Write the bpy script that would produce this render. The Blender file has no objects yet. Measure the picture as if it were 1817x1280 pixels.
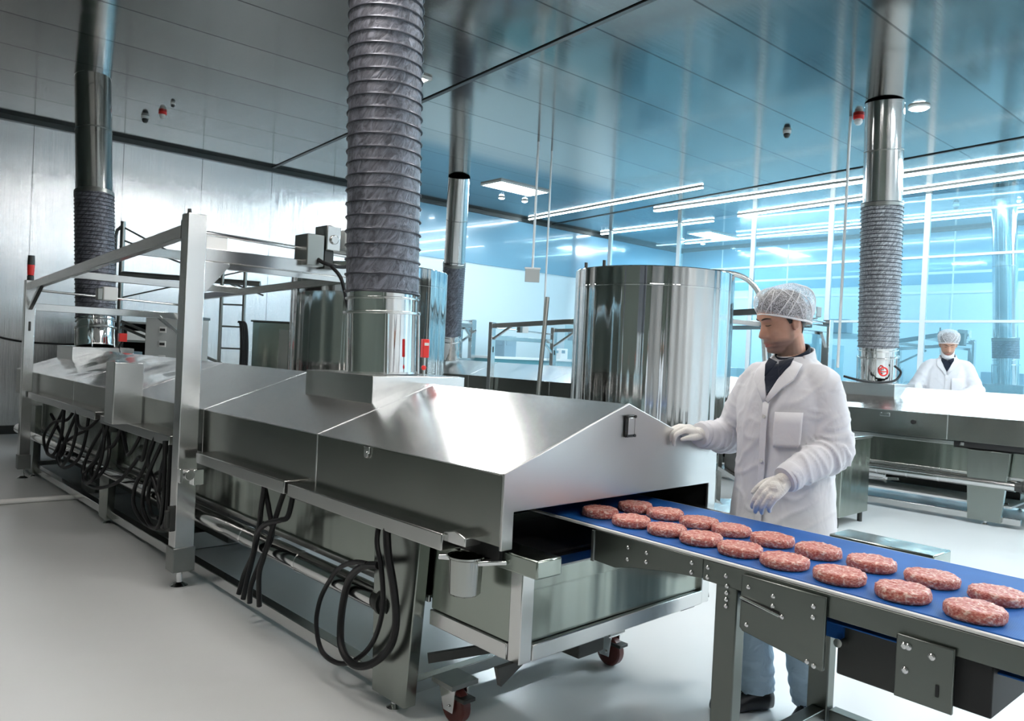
import bpy, bmesh, math, random
from mathutils import Vector, Matrix, noise
random.seed(7)
C = bpy.context.scene.collection
PI = math.pi
R = math.radians

# ------------------------------------------------------------------ materials
def newmat(name):
    m = bpy.data.materials.new(name); m.use_nodes = True
    nt = m.node_tree
    return m, nt, nt.nodes['Principled BSDF']

def N(nt, t, **kw):
    n = nt.nodes.new(t)
    for k, v in kw.items():
        if k in n.inputs: n.inputs[k].default_value = v
        else: setattr(n, k, v)
    return n

def coords(nt, scale=(1, 1, 1), rot=(0, 0, 0)):
    tc = N(nt, 'ShaderNodeTexCoord'); mp = N(nt, 'ShaderNodeMapping')
    mp.inputs['Scale'].default_value = scale
    mp.inputs['Rotation'].default_value = rot
    nt.links.new(tc.outputs['Object'], mp.inputs['Vector'])
    return mp.outputs['Vector']

def plain(name, col, rough=.5, metal=0.0, spec=.5, bump=0, bscale=40, stretch=(1, 1, 1), var=0.0, coat=0.0, sss=0):
    m, nt, b = newmat(name)
    b.inputs['Base Color'].default_value = (*col, 1)
    b.inputs['Roughness'].default_value = rough
    b.inputs['Metallic'].default_value = metal
    b.inputs['Specular IOR Level'].default_value = spec
    b.inputs['Coat Weight'].default_value = coat
    if sss:
        b.inputs['Subsurface Weight'].default_value = sss
        b.inputs['Subsurface Radius'].default_value = (.01, .004, .002)
        b.inputs['Subsurface Scale'].default_value = .5
    if bump or var:
        v = coords(nt, stretch)
        nz = N(nt, 'ShaderNodeTexNoise', Scale=bscale, Detail=4.0)
        nt.links.new(v, nz.inputs['Vector'])
        if bump:
            bp = N(nt, 'ShaderNodeBump', Strength=bump, Distance=.01)
            nt.links.new(nz.outputs['Fac'], bp.inputs['Height'])
            nt.links.new(bp.outputs['Normal'], b.inputs['Normal'])
        if var:
            mx = N(nt, 'ShaderNodeMix', data_type='RGBA')
            nt.links.new(nz.outputs['Fac'], mx.inputs[0])
            mx.inputs[6].default_value = (*[c * (1 - var) for c in col], 1)
            mx.inputs[7].default_value = (*[min(1, c * (1 + var)) for c in col], 1)
            nt.links.new(mx.outputs[2], b.inputs['Base Color'])
    return m

def steel(name, col=(.62, .62, .60), rough=.25, rvar=.08, brush=(2, 160, 2), wave=0.0, wscale=2.0, bb=.02, wstretch=(1, 1, 1)):
    m, nt, b = newmat(name)
    b.inputs['Metallic'].default_value = 1
    v = coords(nt, brush)
    nz = N(nt, 'ShaderNodeTexNoise', Scale=1.0, Detail=3.0)
    nt.links.new(v, nz.inputs['Vector'])
    v2 = coords(nt, (1, 1, 1))
    n2 = N(nt, 'ShaderNodeTexNoise', Scale=3.0, Detail=5.0)
    nt.links.new(v2, n2.inputs['Vector'])
    ad = N(nt, 'ShaderNodeMath', operation='ADD')
    nt.links.new(nz.outputs['Fac'], ad.inputs[0]); nt.links.new(n2.outputs['Fac'], ad.inputs[1])
    mr = N(nt, 'ShaderNodeMapRange')
    mr.inputs[1].default_value = .6; mr.inputs[2].default_value = 1.4
    mr.inputs[3].default_value = max(.03, rough - rvar); mr.inputs[4].default_value = rough + rvar
    nt.links.new(ad.outputs[0], mr.inputs[0])
    nt.links.new(mr.outputs[0], b.inputs['Roughness'])
    mx = N(nt, 'ShaderNodeMix', data_type='RGBA')
    nt.links.new(n2.outputs['Fac'], mx.inputs[0])
    mx.inputs[6].default_value = (*[c * .93 for c in col], 1); mx.inputs[7].default_value = (*[min(1, c * 1.07) for c in col], 1)
    nt.links.new(mx.outputs[2], b.inputs['Base Color'])
    last = None
    if bb:
        bp = N(nt, 'ShaderNodeBump', Strength=bb, Distance=.01)
        nt.links.new(nz.outputs['Fac'], bp.inputs['Height']); last = bp
    if wave:
        v3 = coords(nt, wstretch)
        n3 = N(nt, 'ShaderNodeTexNoise', Scale=wscale, Detail=1.0)
        nt.links.new(v3, n3.inputs['Vector'])
        b2 = N(nt, 'ShaderNodeBump', Strength=wave, Distance=.05)
        nt.links.new(n3.outputs['Fac'], b2.inputs['Height'])
        if last: nt.links.new(last.outputs['Normal'], b2.inputs['Normal'])
        last = b2
    if last: nt.links.new(last.outputs['Normal'], b.inputs['Normal'])
    return m

def emit(name, col, s):
    m, nt, b = newmat(name)
    b.inputs['Base Color'].default_value = (.8, .8, .8, 1)
    b.inputs['Emission Color'].default_value = (*col, 1)
    b.inputs['Emission Strength'].default_value = s
    return m

M = {}
M['steel'] = steel('steel_brushed', (.70, .70, .685), .24, .015, (9, 9, 60), bb=0, wave=.04, wscale=4)
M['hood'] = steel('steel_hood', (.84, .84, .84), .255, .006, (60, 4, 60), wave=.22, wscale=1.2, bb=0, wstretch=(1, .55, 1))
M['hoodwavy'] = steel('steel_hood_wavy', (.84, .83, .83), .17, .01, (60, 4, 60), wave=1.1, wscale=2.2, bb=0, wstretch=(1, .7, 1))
M['skirt'] = steel('steel_skirt_dark_reflection', (.29, .30, .275), .235, .012, (9, 3, 60), wave=.10, wscale=2.0, bb=0)  # hood steel darkened: the sides' dark reflection is put into the colour
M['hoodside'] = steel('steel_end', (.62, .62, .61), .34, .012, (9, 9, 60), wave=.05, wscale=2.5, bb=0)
M['bodysteel'] = steel('steel_body', (.34, .375, .335), .22, .012, (60, 60, 6), wave=.16, wscale=2.5, wstretch=(3, 3, .4), bb=0)  # dark greenish reflection of the surroundings put into the base colour
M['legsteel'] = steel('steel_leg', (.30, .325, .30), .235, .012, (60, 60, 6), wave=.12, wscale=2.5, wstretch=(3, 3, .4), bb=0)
M['trayst'] = steel('steel_tray', (.50, .50, .49), .24, .01, (60, 9, 60), bb=0, wave=.08, wscale=3)
M['mirror'] = steel('steel_polished', (.74, .74, .73), .07, .02, (9, 9, 60), wave=.22, wscale=3, wstretch=(6, 6, .04), bb=0)
M['pipe'] = steel('steel_pipe', (.70, .70, .69), .14, .02, (60, 9, 60), bb=0)
M['tank'] = steel('steel_tank', (.60, .60, .59), .09, .03, (9, 9, .3), wave=1.0, wscale=2.2, wstretch=(3.4, 3.4, .02), bb=0)
M['darksteel'] = steel('steel_dark', (.26, .27, .26), .36, .015, (60, 60, 9), bb=0)
M['convsteel'] = steel('steel_conveyor', (.17, .185, .17), .35, .012, (9, 60, 60), bb=0)
M['frame'] = steel('steel_frame', (.70, .70, .69), .20, .012, (60, 60, 9), bb=0, wave=.10, wscale=3)
M['cup'] = steel('steel_cup', (.42, .43, .41), .10, .01, bb=0, wave=.25, wscale=9, wstretch=(4, 4, .1))
M['chrome'] = plain('chrome', (.85, .85, .85), .12, 1)
M['bolt'] = plain('bolt_metal', (.75, .75, .75), .25, 1)
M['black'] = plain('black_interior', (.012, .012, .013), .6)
M['rubber'] = plain('black_rubber', (.006, .006, .007), .45, spec=.35)
M['blackpart'] = plain('black_metal', (.03, .032, .03), .45)
M['belt'] = None
M['white_plastic'] = plain('white_plastic', (.8, .8, .78), .4)
M['grey_plastic'] = plain('grey_paint', (.45, .47, .46), .45)
M['red'] = plain('red_plastic', (.75, .03, .025), .35)
M['wheel'] = plain('caster_tread', (.10, .018, .014), .4)
M['cyanpaint'] = plain('pale_cyan_paint', (.42, .66, .74), .45)
M['tealpaint'] = plain('teal_paint', (.16, .42, .48), .45)
M['bluegrey'] = plain('blue_grey_paint', (.25, .38, .46), .45)
M['palepaint'] = plain('pale_paint', (.86, .91, .93), .35)

def mat_belt():
    m, nt, b = newmat('blue_belt')
    v = coords(nt, (1, 1, 1))
    w = N(nt, 'ShaderNodeTexWave', Scale=55.0, Distortion=.4, bands_direction='X')
    nt.links.new(v, w.inputs['Vector'])
    nz = N(nt, 'ShaderNodeTexNoise', Scale=14.0, Detail=5.0); nt.links.new(v, nz.inputs['Vector'])
    mx = N(nt, 'ShaderNodeMix', data_type='RGBA'); nt.links.new(nz.outputs['Fac'], mx.inputs[0])
    mx.inputs[6].default_value = (.008, .085, .33, 1); mx.inputs[7].default_value = (.014, .13, .46, 1)
    nt.links.new(mx.outputs[2], b.inputs['Base Color'])
    bp = N(nt, 'ShaderNodeBump', Strength=.25, Distance=.002); nt.links.new(w.outputs['Fac'], bp.inputs['Height'])
    nt.links.new(bp.outputs['Normal'], b.inputs['Normal'])
    b.inputs['Roughness'].default_value = .5
    b.inputs['Specular IOR Level'].default_value = .35
    return m
M['belt'] = mat_belt()

def mat_meat():
    m, nt, b = newmat('ground_beef')
    v = coords(nt, (1, 1, 1.4))
    vo = N(nt, 'ShaderNodeTexVoronoi', Scale=130.0); nt.links.new(v, vo.inputs['Vector'])
    nz = N(nt, 'ShaderNodeTexNoise', Scale=75.0, Detail=4.0, Roughness=.65); nt.links.new(v, nz.inputs['Vector'])
    ad = N(nt, 'ShaderNodeMath', operation='MULTIPLY_ADD')
    nt.links.new(vo.outputs['Distance'], ad.inputs[0]); ad.inputs[1].default_value = .35; nt.links.new(nz.outputs['Fac'], ad.inputs[2])
    cr = N(nt, 'ShaderNodeValToRGB'); nt.links.new(ad.outputs[0], cr.inputs['Fac'])
    e = cr.color_ramp.elements
    e[0].position = .32; e[0].color = (.22, .028, .022, 1)
    e[1].position = .84; e[1].color = (.80, .56, .48, 1)
    for p, c in ((.48, (.45, .085, .065, 1)), (.62, (.55, .165, .125, 1)), (.74, (.63, .27, .215, 1))):
        q = e.new(p); q.color = c
    nt.links.new(cr.outputs['Color'], b.inputs['Base Color'])
    bp = N(nt, 'ShaderNodeBump', Strength=.9, Distance=.004); nt.links.new(ad.outputs[0], bp.inputs['Height'])
    nt.links.new(bp.outputs['Normal'], b.inputs['Normal'])
    b.inputs['Roughness'].default_value = .42
    b.inputs['Subsurface Weight'].default_value = .15
    b.inputs['Subsurface Radius'].default_value = (.006, .002, .0015)
    b.inputs['Subsurface Scale'].default_value = .5
    return m
M['meat'] = mat_meat()

def mat_duct(name, col, scale):
    m, nt, b = newmat(name)
    tc = N(nt, 'ShaderNodeTexCoord'); mp = N(nt, 'ShaderNodeMapping', vector_type='TEXTURE')
    mp.inputs['Rotation'].default_value = (0, R(-58), R(-43)); mp.inputs['Scale'].default_value = (1 / 4.5, 1 / 15, 1 / 15)
    nt.links.new(tc.outputs['Object'], mp.inputs['Vector']); v = mp.outputs['Vector']
    nz = N(nt, 'ShaderNodeTexNoise', Scale=scale, Detail=6.0, Roughness=.6, Distortion=1.2); nt.links.new(v, nz.inputs['Vector'])
    cr = N(nt, 'ShaderNodeValToRGB'); nt.links.new(nz.outputs['Fac'], cr.inputs['Fac'])
    cr.color_ramp.elements[0].position = .38; cr.color_ramp.elements[0].color = (*[c * .55 for c in col], 1)
    cr.color_ramp.elements[1].position = .68; cr.color_ramp.elements[1].color = (*[c * 1.7 for c in col], 1)
    nt.links.new(cr.outputs['Color'], b.inputs['Base Color'])
    bp = N(nt, 'ShaderNodeBump', Strength=.8, Distance=.012); nt.links.new(nz.outputs['Fac'], bp.inputs['Height'])
    nt.links.new(bp.outputs['Normal'], b.inputs['Normal'])
    b.inputs['Roughness'].default_value = .42
    b.inputs['Metallic'].default_value = .25
    return m
M['duct'] = mat_duct('flex_duct_fabric', (.125, .13, .155), 2.0)
M['ductlight'] = mat_duct('silver_duct_fabric', (.26, .27, .29), 3.0)
M['ductring'] = plain('duct_wire', (.07, .075, .09), .35, .6)

def mat_cloth(name, col, bump=.35, scale=9, rough=.85, fold=(1, 1, 1)):
    m, nt, b = newmat(name)
    b.inputs['Base Color'].default_value = (*col, 1)
    b.inputs['Roughness'].default_value = rough
    b.inputs['Specular IOR Level'].default_value = .2
    b.inputs['Sheen Weight'].default_value = .15
    v = coords(nt, fold)
    n1 = N(nt, 'ShaderNodeTexNoise', Scale=scale, Detail=3.0, Distortion=.8); nt.links.new(v, n1.inputs['Vector'])
    b1 = N(nt, 'ShaderNodeBump', Strength=bump, Distance=.03); nt.links.new(n1.outputs['Fac'], b1.inputs['Height'])
    nt.links.new(b1.outputs['Normal'], b.inputs['Normal'])
    return m
M['coat'] = mat_cloth('white_coat_cotton', (.80, .80, .84), .25, 9, fold=(1, 1, .5))
M['coatflat'] = mat_cloth('white_coat_facing', (.82, .82, .86), .12, 10)
M['glove'] = mat_cloth('latex_glove', (.80, .78, .74), .15, 60, .55)
M['shirt'] = mat_cloth('navy_shirt', (.012, .018, .035), .2, 20)
M['jeans'] = mat_cloth('faded_jeans', (.46, .59, .71), .5, 14)
M['hair'] = plain('dark_hair', (.018, .013, .011), .5, bump=.5, bscale=90, stretch=(1, 1, .3))
M['brow'] = plain('dark_brow', (.03, .018, .012), .7)
M['shoe'] = plain('black_leather', (.010, .010, .013), .32)

def mat_skin():
    m, nt, b = newmat('skin')
    v = coords(nt)
    nz = N(nt, 'ShaderNodeTexNoise', Scale=60.0, Detail=4.0); nt.links.new(v, nz.inputs['Vector'])
    at = N(nt, 'ShaderNodeAttribute', attribute_name='beard')
    lip = N(nt, 'ShaderNodeAttribute', attribute_name='lip')
    mx = N(nt, 'ShaderNodeMix', data_type='RGBA'); nt.links.new(nz.outputs['Fac'], mx.inputs[0])
    mx.inputs[6].default_value = (.50, .265, .185, 1); mx.inputs[7].default_value = (.60, .34, .245, 1)
    m2 = N(nt, 'ShaderNodeMix', data_type='RGBA'); nt.links.new(at.outputs['Fac'], m2.inputs[0])
    nt.links.new(mx.outputs[2], m2.inputs[6]); m2.inputs[7].default_value = (.20, .125, .10, 1)
    m3 = N(nt, 'ShaderNodeMix', data_type='RGBA'); nt.links.new(lip.outputs['Fac'], m3.inputs[0])
    nt.links.new(m2.outputs[2], m3.inputs[6]); m3.inputs[7].default_value = (.40, .14, .11, 1)
    nt.links.new(m3.outputs[2], b.inputs['Base Color'])
    b.inputs['Roughness'].default_value = .48
    b.inputs['Subsurface Weight'].default_value = .12
    b.inputs['Subsurface Radius'].default_value = (.01, .004, .002)
    b.inputs['Subsurface Scale'].default_value = .6
    return m
M['skin'] = mat_skin()

def mat_net():
    m, nt, b = newmat('hairnet_mesh')
    b.inputs['Base Color'].default_value = (.86, .86, .90, 1)
    b.inputs['Roughness'].default_value = .8
    v = coords(nt)
    vo = N(nt, 'ShaderNodeTexVoronoi', Scale=190.0, feature='DISTANCE_TO_EDGE'); nt.links.new(v, vo.inputs['Vector'])
    n1 = N(nt, 'ShaderNodeTexNoise', Scale=26.0, Detail=3.0); nt.links.new(v, n1.inputs['Vector'])
    gt = N(nt, 'ShaderNodeMapRange'); nt.links.new(vo.outputs['Distance'], gt.inputs[0])
    gt.inputs[1].default_value = .05; gt.inputs[2].default_value = .24; gt.inputs[3].default_value = .95; gt.inputs[4].default_value = .18
    ad = N(nt, 'ShaderNodeMath', operation='MULTIPLY_ADD'); nt.links.new(n1.outputs['Fac'], ad.inputs[0]); ad.inputs[1].default_value = .5
    nt.links.new(gt.outputs[0], ad.inputs[2])
    sb = N(nt, 'ShaderNodeMath', operation='SUBTRACT', use_clamp=True); nt.links.new(ad.outputs[0], sb.inputs[0]); sb.inputs[1].default_value = .40
    nt.links.new(sb.outputs[0], b.inputs['Alpha'])
    return m
M['net'] = mat_net()
M['netfold'] = plain('hairnet_fold', (.88, .88, .9), .8)

def mat_floor():
    m, nt, b = newmat('epoxy_floor')
    v = coords(nt)
    n1 = N(nt, 'ShaderNodeTexNoise', Scale=.9, Detail=5.0); nt.links.new(v, n1.inputs['Vector'])
    mx = N(nt, 'ShaderNodeMix', data_type='RGBA'); nt.links.new(n1.outputs['Fac'], mx.inputs[0])
    mx.inputs[6].default_value = (.66, .68, .685, 1); mx.inputs[7].default_value = (.71, .73, .735, 1)
    nt.links.new(mx.outputs[2], b.inputs['Base Color'])
    mr = N(nt, 'ShaderNodeMapRange'); nt.links.new(n1.outputs['Fac'], mr.inputs[0])
    mr.inputs[3].default_value = .22; mr.inputs[4].default_value = .25
    nt.links.new(mr.outputs[0], b.inputs['Roughness'])
    return m
M['floor'] = mat_floor()

def mat_ceiling():
    m, nt, b = newmat('ceiling_metal_panels')
    b.inputs['Metallic'].default_value = 1
    tc = N(nt, 'ShaderNodeTexCoord'); sp = N(nt, 'ShaderNodeSeparateXYZ'); nt.links.new(tc.outputs['Object'], sp.inputs[0])
    # seams every .94 m along the room
    a = N(nt, 'ShaderNodeMath', operation='MULTIPLY_ADD'); nt.links.new(sp.outputs['Y'], a.inputs[0]); a.inputs[1].default_value = 1 / .938; a.inputs[2].default_value = -2.86 / .938 + 20
    fr = N(nt, 'ShaderNodeMath', operation='FRACT'); nt.links.new(a.outputs[0], fr.inputs[0])
    pp = N(nt, 'ShaderNodeMath', operation='PINGPONG'); nt.links.new(fr.outputs[0], pp.inputs[0]); pp.inputs[1].default_value = .5
    lt = N(nt, 'ShaderNodeMath', operation='LESS_THAN'); nt.links.new(pp.outputs[0], lt.inputs[0]); lt.inputs[1].default_value = .011
    fl = N(nt, 'ShaderNodeMath', operation='FLOOR'); nt.links.new(a.outputs[0], fl.inputs[0])
    wn = N(nt, 'ShaderNodeTexWhiteNoise', noise_dimensions='1D'); nt.links.new(fl.outputs[0], wn.inputs['W'])
    mr = N(nt, 'ShaderNodeMapRange'); nt.links.new(wn.outputs['Value'], mr.inputs[0]); mr.inputs[3].default_value = .88; mr.inputs[4].default_value = 1.12
    sc = N(nt, 'ShaderNodeMix', data_type='RGBA', blend_type='MULTIPLY'); sc.inputs[0].default_value = 1
    sc.inputs[6].default_value = (.25, .255, .245, 1); nt.links.new(mr.outputs[0], sc.inputs[7])
    mx = N(nt, 'ShaderNodeMix', data_type='RGBA'); nt.links.new(lt.outputs[0], mx.inputs[0])
    nt.links.new(sc.outputs[2], mx.inputs[6]); mx.inputs[7].default_value = (.06, .065, .065, 1)
    nt.links.new(mx.outputs[2], b.inputs['Base Color'])
    v = coords(nt, (.25, 60, 1))
    nz = N(nt, 'ShaderNodeTexNoise', Scale=1.0, Detail=3.0); nt.links.new(v, nz.inputs['Vector'])
    r = N(nt, 'ShaderNodeMapRange'); nt.links.new(nz.outputs['Fac'], r.inputs[0]); r.inputs[3].default_value = .06; r.inputs[4].default_value = .17
    nt.links.new(r.outputs[0], b.inputs['Roughness'])
    v2 = coords(nt, (.5, .9, 1)); n2 = N(nt, 'ShaderNodeTexNoise', Scale=1.0, Detail=1.0); nt.links.new(v2, n2.inputs['Vector'])
    bp = N(nt, 'ShaderNodeBump', Strength=.05, Distance=.05); nt.links.new(n2.outputs['Fac'], bp.inputs['Height'])
    nt.links.new(bp.outputs['Normal'], b.inputs['Normal'])
    return m
M['ceiling'] = mat_ceiling()

def mat_wallsteel():
    m, nt, b = newmat('wall_steel_panels')
    b.inputs['Metallic'].default_value = 1
    tc = N(nt, 'ShaderNodeTexCoord'); sp = N(nt, 'ShaderNodeSeparateXYZ'); nt.links.new(tc.outputs['Object'], sp.inputs[0])
    a = N(nt, 'ShaderNodeMath', operation='MULTIPLY_ADD'); nt.links.new(sp.outputs['X'], a.inputs[0]); a.inputs[1].default_value = 1 / 1.15; a.inputs[2].default_value = 20.3
    fr = N(nt, 'ShaderNodeMath', operation='FRACT'); nt.links.new(a.outputs[0], fr.inputs[0])
    lt = N(nt, 'ShaderNodeMath', operation='LESS_THAN'); nt.links.new(fr.outputs[0], lt.inputs[0]); lt.inputs[1].default_value = .01
    mx = N(nt, 'ShaderNodeMix', data_type='RGBA'); nt.links.new(lt.outputs[0], mx.inputs[0])
    mx.inputs[6].default_value = (.84, .83, .83, 1); mx.inputs[7].default_value = (.4, .4, .4, 1)
    nt.links.new(mx.outputs[2], b.inputs['Base Color'])
    v = coords(nt, (.4, 1, 40)); nz = N(nt, 'ShaderNodeTexNoise', Scale=1.0, Detail=4.0); nt.links.new(v, nz.inputs['Vector'])
    r = N(nt, 'ShaderNodeMapRange'); nt.links.new(nz.outputs['Fac'], r.inputs[0]); r.inputs[3].default_value = .20; r.inputs[4].default_value = .25
    nt.links.new(r.outputs[0], b.inputs['Roughness'])
    v2 = coords(nt, (.35, 1, 1.2)); n2 = N(nt, 'ShaderNodeTexNoise', Scale=1.4, Detail=1.0); nt.links.new(v2, n2.inputs['Vector'])
    bp = N(nt, 'ShaderNodeBump', Strength=.14, Distance=.05); nt.links.new(n2.outputs['Fac'], bp.inputs['Height'])
    v3 = coords(nt, (420, 1, .6)); n3 = N(nt, 'ShaderNodeTexNoise', Scale=1.0, Detail=2.0); nt.links.new(v3, n3.inputs['Vector'])
    b3 = N(nt, 'ShaderNodeBump', Strength=.7, Distance=.002); nt.links.new(n3.outputs['Fac'], b3.inputs['Height'])
    nt.links.new(bp.outputs['Normal'], b3.inputs['Normal'])
    nt.links.new(b3.outputs['Normal'], b.inputs['Normal'])
    return m
M['wallsteel'] = mat_wallsteel()
M['wallcyan'] = plain('wall_cyan_gloss', (.72, .85, .90), .22, 0, .8, coat=.6, bump=.02, bscale=1.2)
M['wallshade'] = plain('wall_blue_shade_gloss', (.20, .40, .54), .16, 0, .9, coat=.7, bump=.02, bscale=1.2)
M['walldark'] = plain('wall_grey_green', (.115, .14, .12), .6)
M['walllight'] = plain('wall_light_grey', (.66, .67, .68), .5)
M['trim'] = plain('dark_trim', (.05, .055, .055), .4, .5)

def mat_glass():
    m, nt, b = newmat('cyan_glass')
    nt.nodes.remove(b)
    out = nt.nodes['Material Output']
    tr = N(nt, 'ShaderNodeBsdfTransparent'); tr.inputs['Color'].default_value = (.80, .95, 1, 1)
    gl = N(nt, 'ShaderNodeBsdfGlossy'); gl.inputs['Color'].default_value = (.8, .95, 1, 1); gl.inputs['Roughness'].default_value = .04
    df = N(nt, 'ShaderNodeBsdfDiffuse'); df.inputs['Color'].default_value = (.6, .88, 1, 1)
    lw = N(nt, 'ShaderNodeLayerWeight', Blend=.25)
    m1 = N(nt, 'ShaderNodeMixShader'); nt.links.new(lw.outputs['Fresnel'], m1.inputs[0]); nt.links.new(tr.outputs[0], m1.inputs[1]); nt.links.new(gl.outputs[0], m1.inputs[2])
    m2 = N(nt, 'ShaderNodeMixShader'); m2.inputs[0].default_value = .16; nt.links.new(m1.outputs[0], m2.inputs[1]); nt.links.new(df.outputs[0], m2.inputs[2])
    nt.links.new(m2.outputs[0], out.inputs['Surface'])
    return m
M['glass'] = mat_glass()
COOL = (.80, .93, 1.0); NEUT = (1.0, .985, .96); WARM = (1.0, .94, .89)
M['lampcool'] = emit('lamp_cool', COOL, 85)
M['lampneut'] = emit('lamp_neutral', NEUT, 33)
M['lampwarm'] = emit('lamp_warm', WARM, 42)
M['lampbright'] = emit('lamp_bright', (1, .99, .97), 85)
M['lampline'] = emit('lamp_line', (.78, .93, 1.0), 44)
M['lampspot'] = emit('lamp_spot', (.85, .95, 1.0), 110)

# ------------------------------------------------------------------ mesh helpers
class MB:
    def __init__(s): s.bm = bmesh.new()
    def _add(s, vs, fs):
        bv = [s.bm.verts.new(v) for v in vs]
        for f in fs:
            try: s.bm.faces.new([bv[i] for i in f])
            except ValueError: pass
        return bv
    def box(s, x0, x1, y0, y1, z0, z1, mat=None):
        vs = [(x, y, z) for x in (x0, x1) for y in (y0, y1) for z in (z0, z1)]
        if mat is not None: vs = [mat @ Vector(v) for v in vs]
        s._add(vs, [(0, 1, 3, 2), (4, 6, 7, 5), (0, 4, 5, 1), (2, 3, 7, 6), (0, 2, 6, 4), (1, 5, 7, 3)]); return s
    def bar(s, p, q, w, h, up=(0, 0, 1)):
        p, q = Vector(p), Vector(q); d = (q - p); L = d.length; d.normalize(); u = Vector(up)
        r = d.cross(u)
        if r.length < 1e-4: r = d.cross(Vector((0, 1, 0)))
        r.normalize(); u = r.cross(d)
        mt = Matrix((r, d, u)).transposed().to_4x4(); mt.translation = p
        return s.box(-w / 2, w / 2, 0, L, -h / 2, h / 2, mt)
    def prism(s, poly, axis, a, b):
        def mk(u, v, w):
            return {'x': (w, u, v), 'y': (u, w, v), 'z': (u, v, w)}[axis]
        n = len(poly)
        vs = [mk(u, v, a) for u, v in poly] + [mk(u, v, b) for u, v in poly]
        fs = [tuple(range(n - 1, -1, -1)), tuple(range(n, 2 * n))] + [(i, (i + 1) % n, n + (i + 1) % n, n + i) for i in range(n)]
        s._add(vs, fs); return s
    def tube(s, pts, r, n=10, smooth=0, cap=True, closed=False):
        pts = [Vector(p) for p in pts]
        rs = list(r) if hasattr(r, '__len__') else [r] * len(pts)
        if smooth: pts, rs = catmull(pts, rs, smooth)
        rings = []; up = None; m = len(pts)
        for i, p in enumerate(pts):
            d = (pts[min(i + 1, m - 1)] - pts[max(i - 1, 0)]).normalized()
            if up is None:
                up = d.orthogonal().normalized()
            up = (up - d * up.dot(d))
            if up.length < 1e-6: up = d.orthogonal()
            up.normalize(); sd = d.cross(up)
            rings.append([p + (up * math.cos(2 * PI * k / n) + sd * math.sin(2 * PI * k / n)) * rs[i] for k in range(n)])
        vs = [v for ring in rings for v in ring]
        fs = [(i * n + k, i * n + (k + 1) % n, (i + 1) * n + (k + 1) % n, (i + 1) * n + k) for i in range(m - 1) for k in range(n)]
        if cap: fs += [tuple(range(n - 1, -1, -1)), tuple((m - 1) * n + k for k in range(n))]
        s._add(vs, fs); return s
    def cyl(s, p, q, r, n=20): return s.tube([p, q], r, n)
    def lathe(s, prof, n=32, o=(0, 0, 0), closed=False):
        # prof: list of (r, z); axis z
        rows = []
        vs = []; 
        for (r, z) in prof:
            rows.append(list(range(len(vs), len(vs) + n)))
            vs += [(o[0] + r * math.cos(2 * PI * k / n), o[1] + r * math.sin(2 * PI * k / n), o[2] + z) for k in range(n)]
        fs = []
        for i in range(len(prof) - 1):
            for k in range(n):
                fs.append((rows[i][k], rows[i][(k + 1) % n], rows[i + 1][(k + 1) % n], rows[i + 1][k]))
        if prof[0][0] > 1e-5: fs.append(tuple(reversed(rows[0])))
        if prof[-1][0] > 1e-5: fs.append(tuple(rows[-1]))
        s._add(vs, fs); return s
    def ball(s, c, r, n=16, sq=(1, 1, 1), rot=None):
        vs = []; fs = []; h = n // 2
        for i in range(h + 1):
            t = PI * i / h
            for k in range(n):
                v = Vector((r * sq[0] * math.sin(t) * math.cos(2 * PI * k / n), r * sq[1] * math.sin(t) * math.sin(2 * PI * k / n), r * sq[2] * math.cos(t)))
                if rot is not None: v = rot @ v
                vs.append(v + Vector(c))
        for i in range(h):
            for k in range(n):
                fs.append((i * n + k, (i + 1) * n + k, (i + 1) * n + (k + 1) % n, i * n + (k + 1) % n))
        s._add(vs, fs); return s
    def grid(s, rows, closeu=False):
        n = len(rows[0]); vs = [v for r in rows for v in r]; fs = []
        for i in range(len(rows) - 1):
            for k in range(n if closeu else n - 1):
                fs.append((i * n + k, i * n + (k + 1) % n, (i + 1) * n + (k + 1) % n, (i + 1) * n + k))
        s._add(vs, fs); return s
    def build(s, name, mat, parent=None, bevel=0.0, smooth=True, angle=35, solid=0.0, loc=None, rotz=0, keep=False):
        bmesh.ops.remove_doubles(s.bm, verts=s.bm.verts, dist=1e-6)
        bmesh.ops.recalc_face_normals(s.bm, faces=s.bm.faces)
        me = bpy.data.meshes.new(name); s.bm.to_mesh(me); s.bm.free()
        if mat: me.materials.append(mat)
        for p in me.polygons: p.use_smooth = smooth
        if smooth: me.set_sharp_from_angle(angle=R(angle))
        o = bpy.data.objects.new(name, me); C.objects.link(o)
        if parent: o.parent = parent
        if loc: o.location = loc
        if rotz: o.rotation_euler.z = rotz
        if solid:
            md = o.modifiers.new('solid', 'SOLIDIFY'); md.thickness = solid; md.offset = 0
        if bevel:
            md = o.modifiers.new('bevel', 'BEVEL'); md.width = bevel; md.segments = 2; md.limit_method = 'ANGLE'; md.angle_limit = R(50)
            md.harden_normals = False
        return o

def catmull(pts, rs, k):
    P, Q = [], []
    n = len(pts)
    for i in range(n - 1):
        p0, p1, p2, p3 = pts[max(i - 1, 0)], pts[i], pts[i + 1], pts[min(i + 2, n - 1)]
        for j in range(k):
            t = j / k
            P.append(.5 * ((2 * p1) + (p2 - p0) * t + (2 * p0 - 5 * p1 + 4 * p2 - p3) * t * t + (3 * p1 - p0 - 3 * p2 + p3) * t ** 3))
            Q.append(rs[i] * (1 - t) + rs[i + 1] * t)
    P.append(pts[-1]); Q.append(rs[-1])
    return P, Q

def box(name, mat, x0, x1, y0, y1, z0, z1, parent=None, bevel=.004, **k):
    return MB().box(x0, x1, y0, y1, z0, z1).build(name, mat, parent, bevel, **k)

def bake(o):
    dg = bpy.context.evaluated_depsgraph_get(); dg.update()
    me = bpy.data.meshes.new_from_object(o.evaluated_get(dg))
    o.modifiers.clear(); o.data = me
    return o

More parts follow.
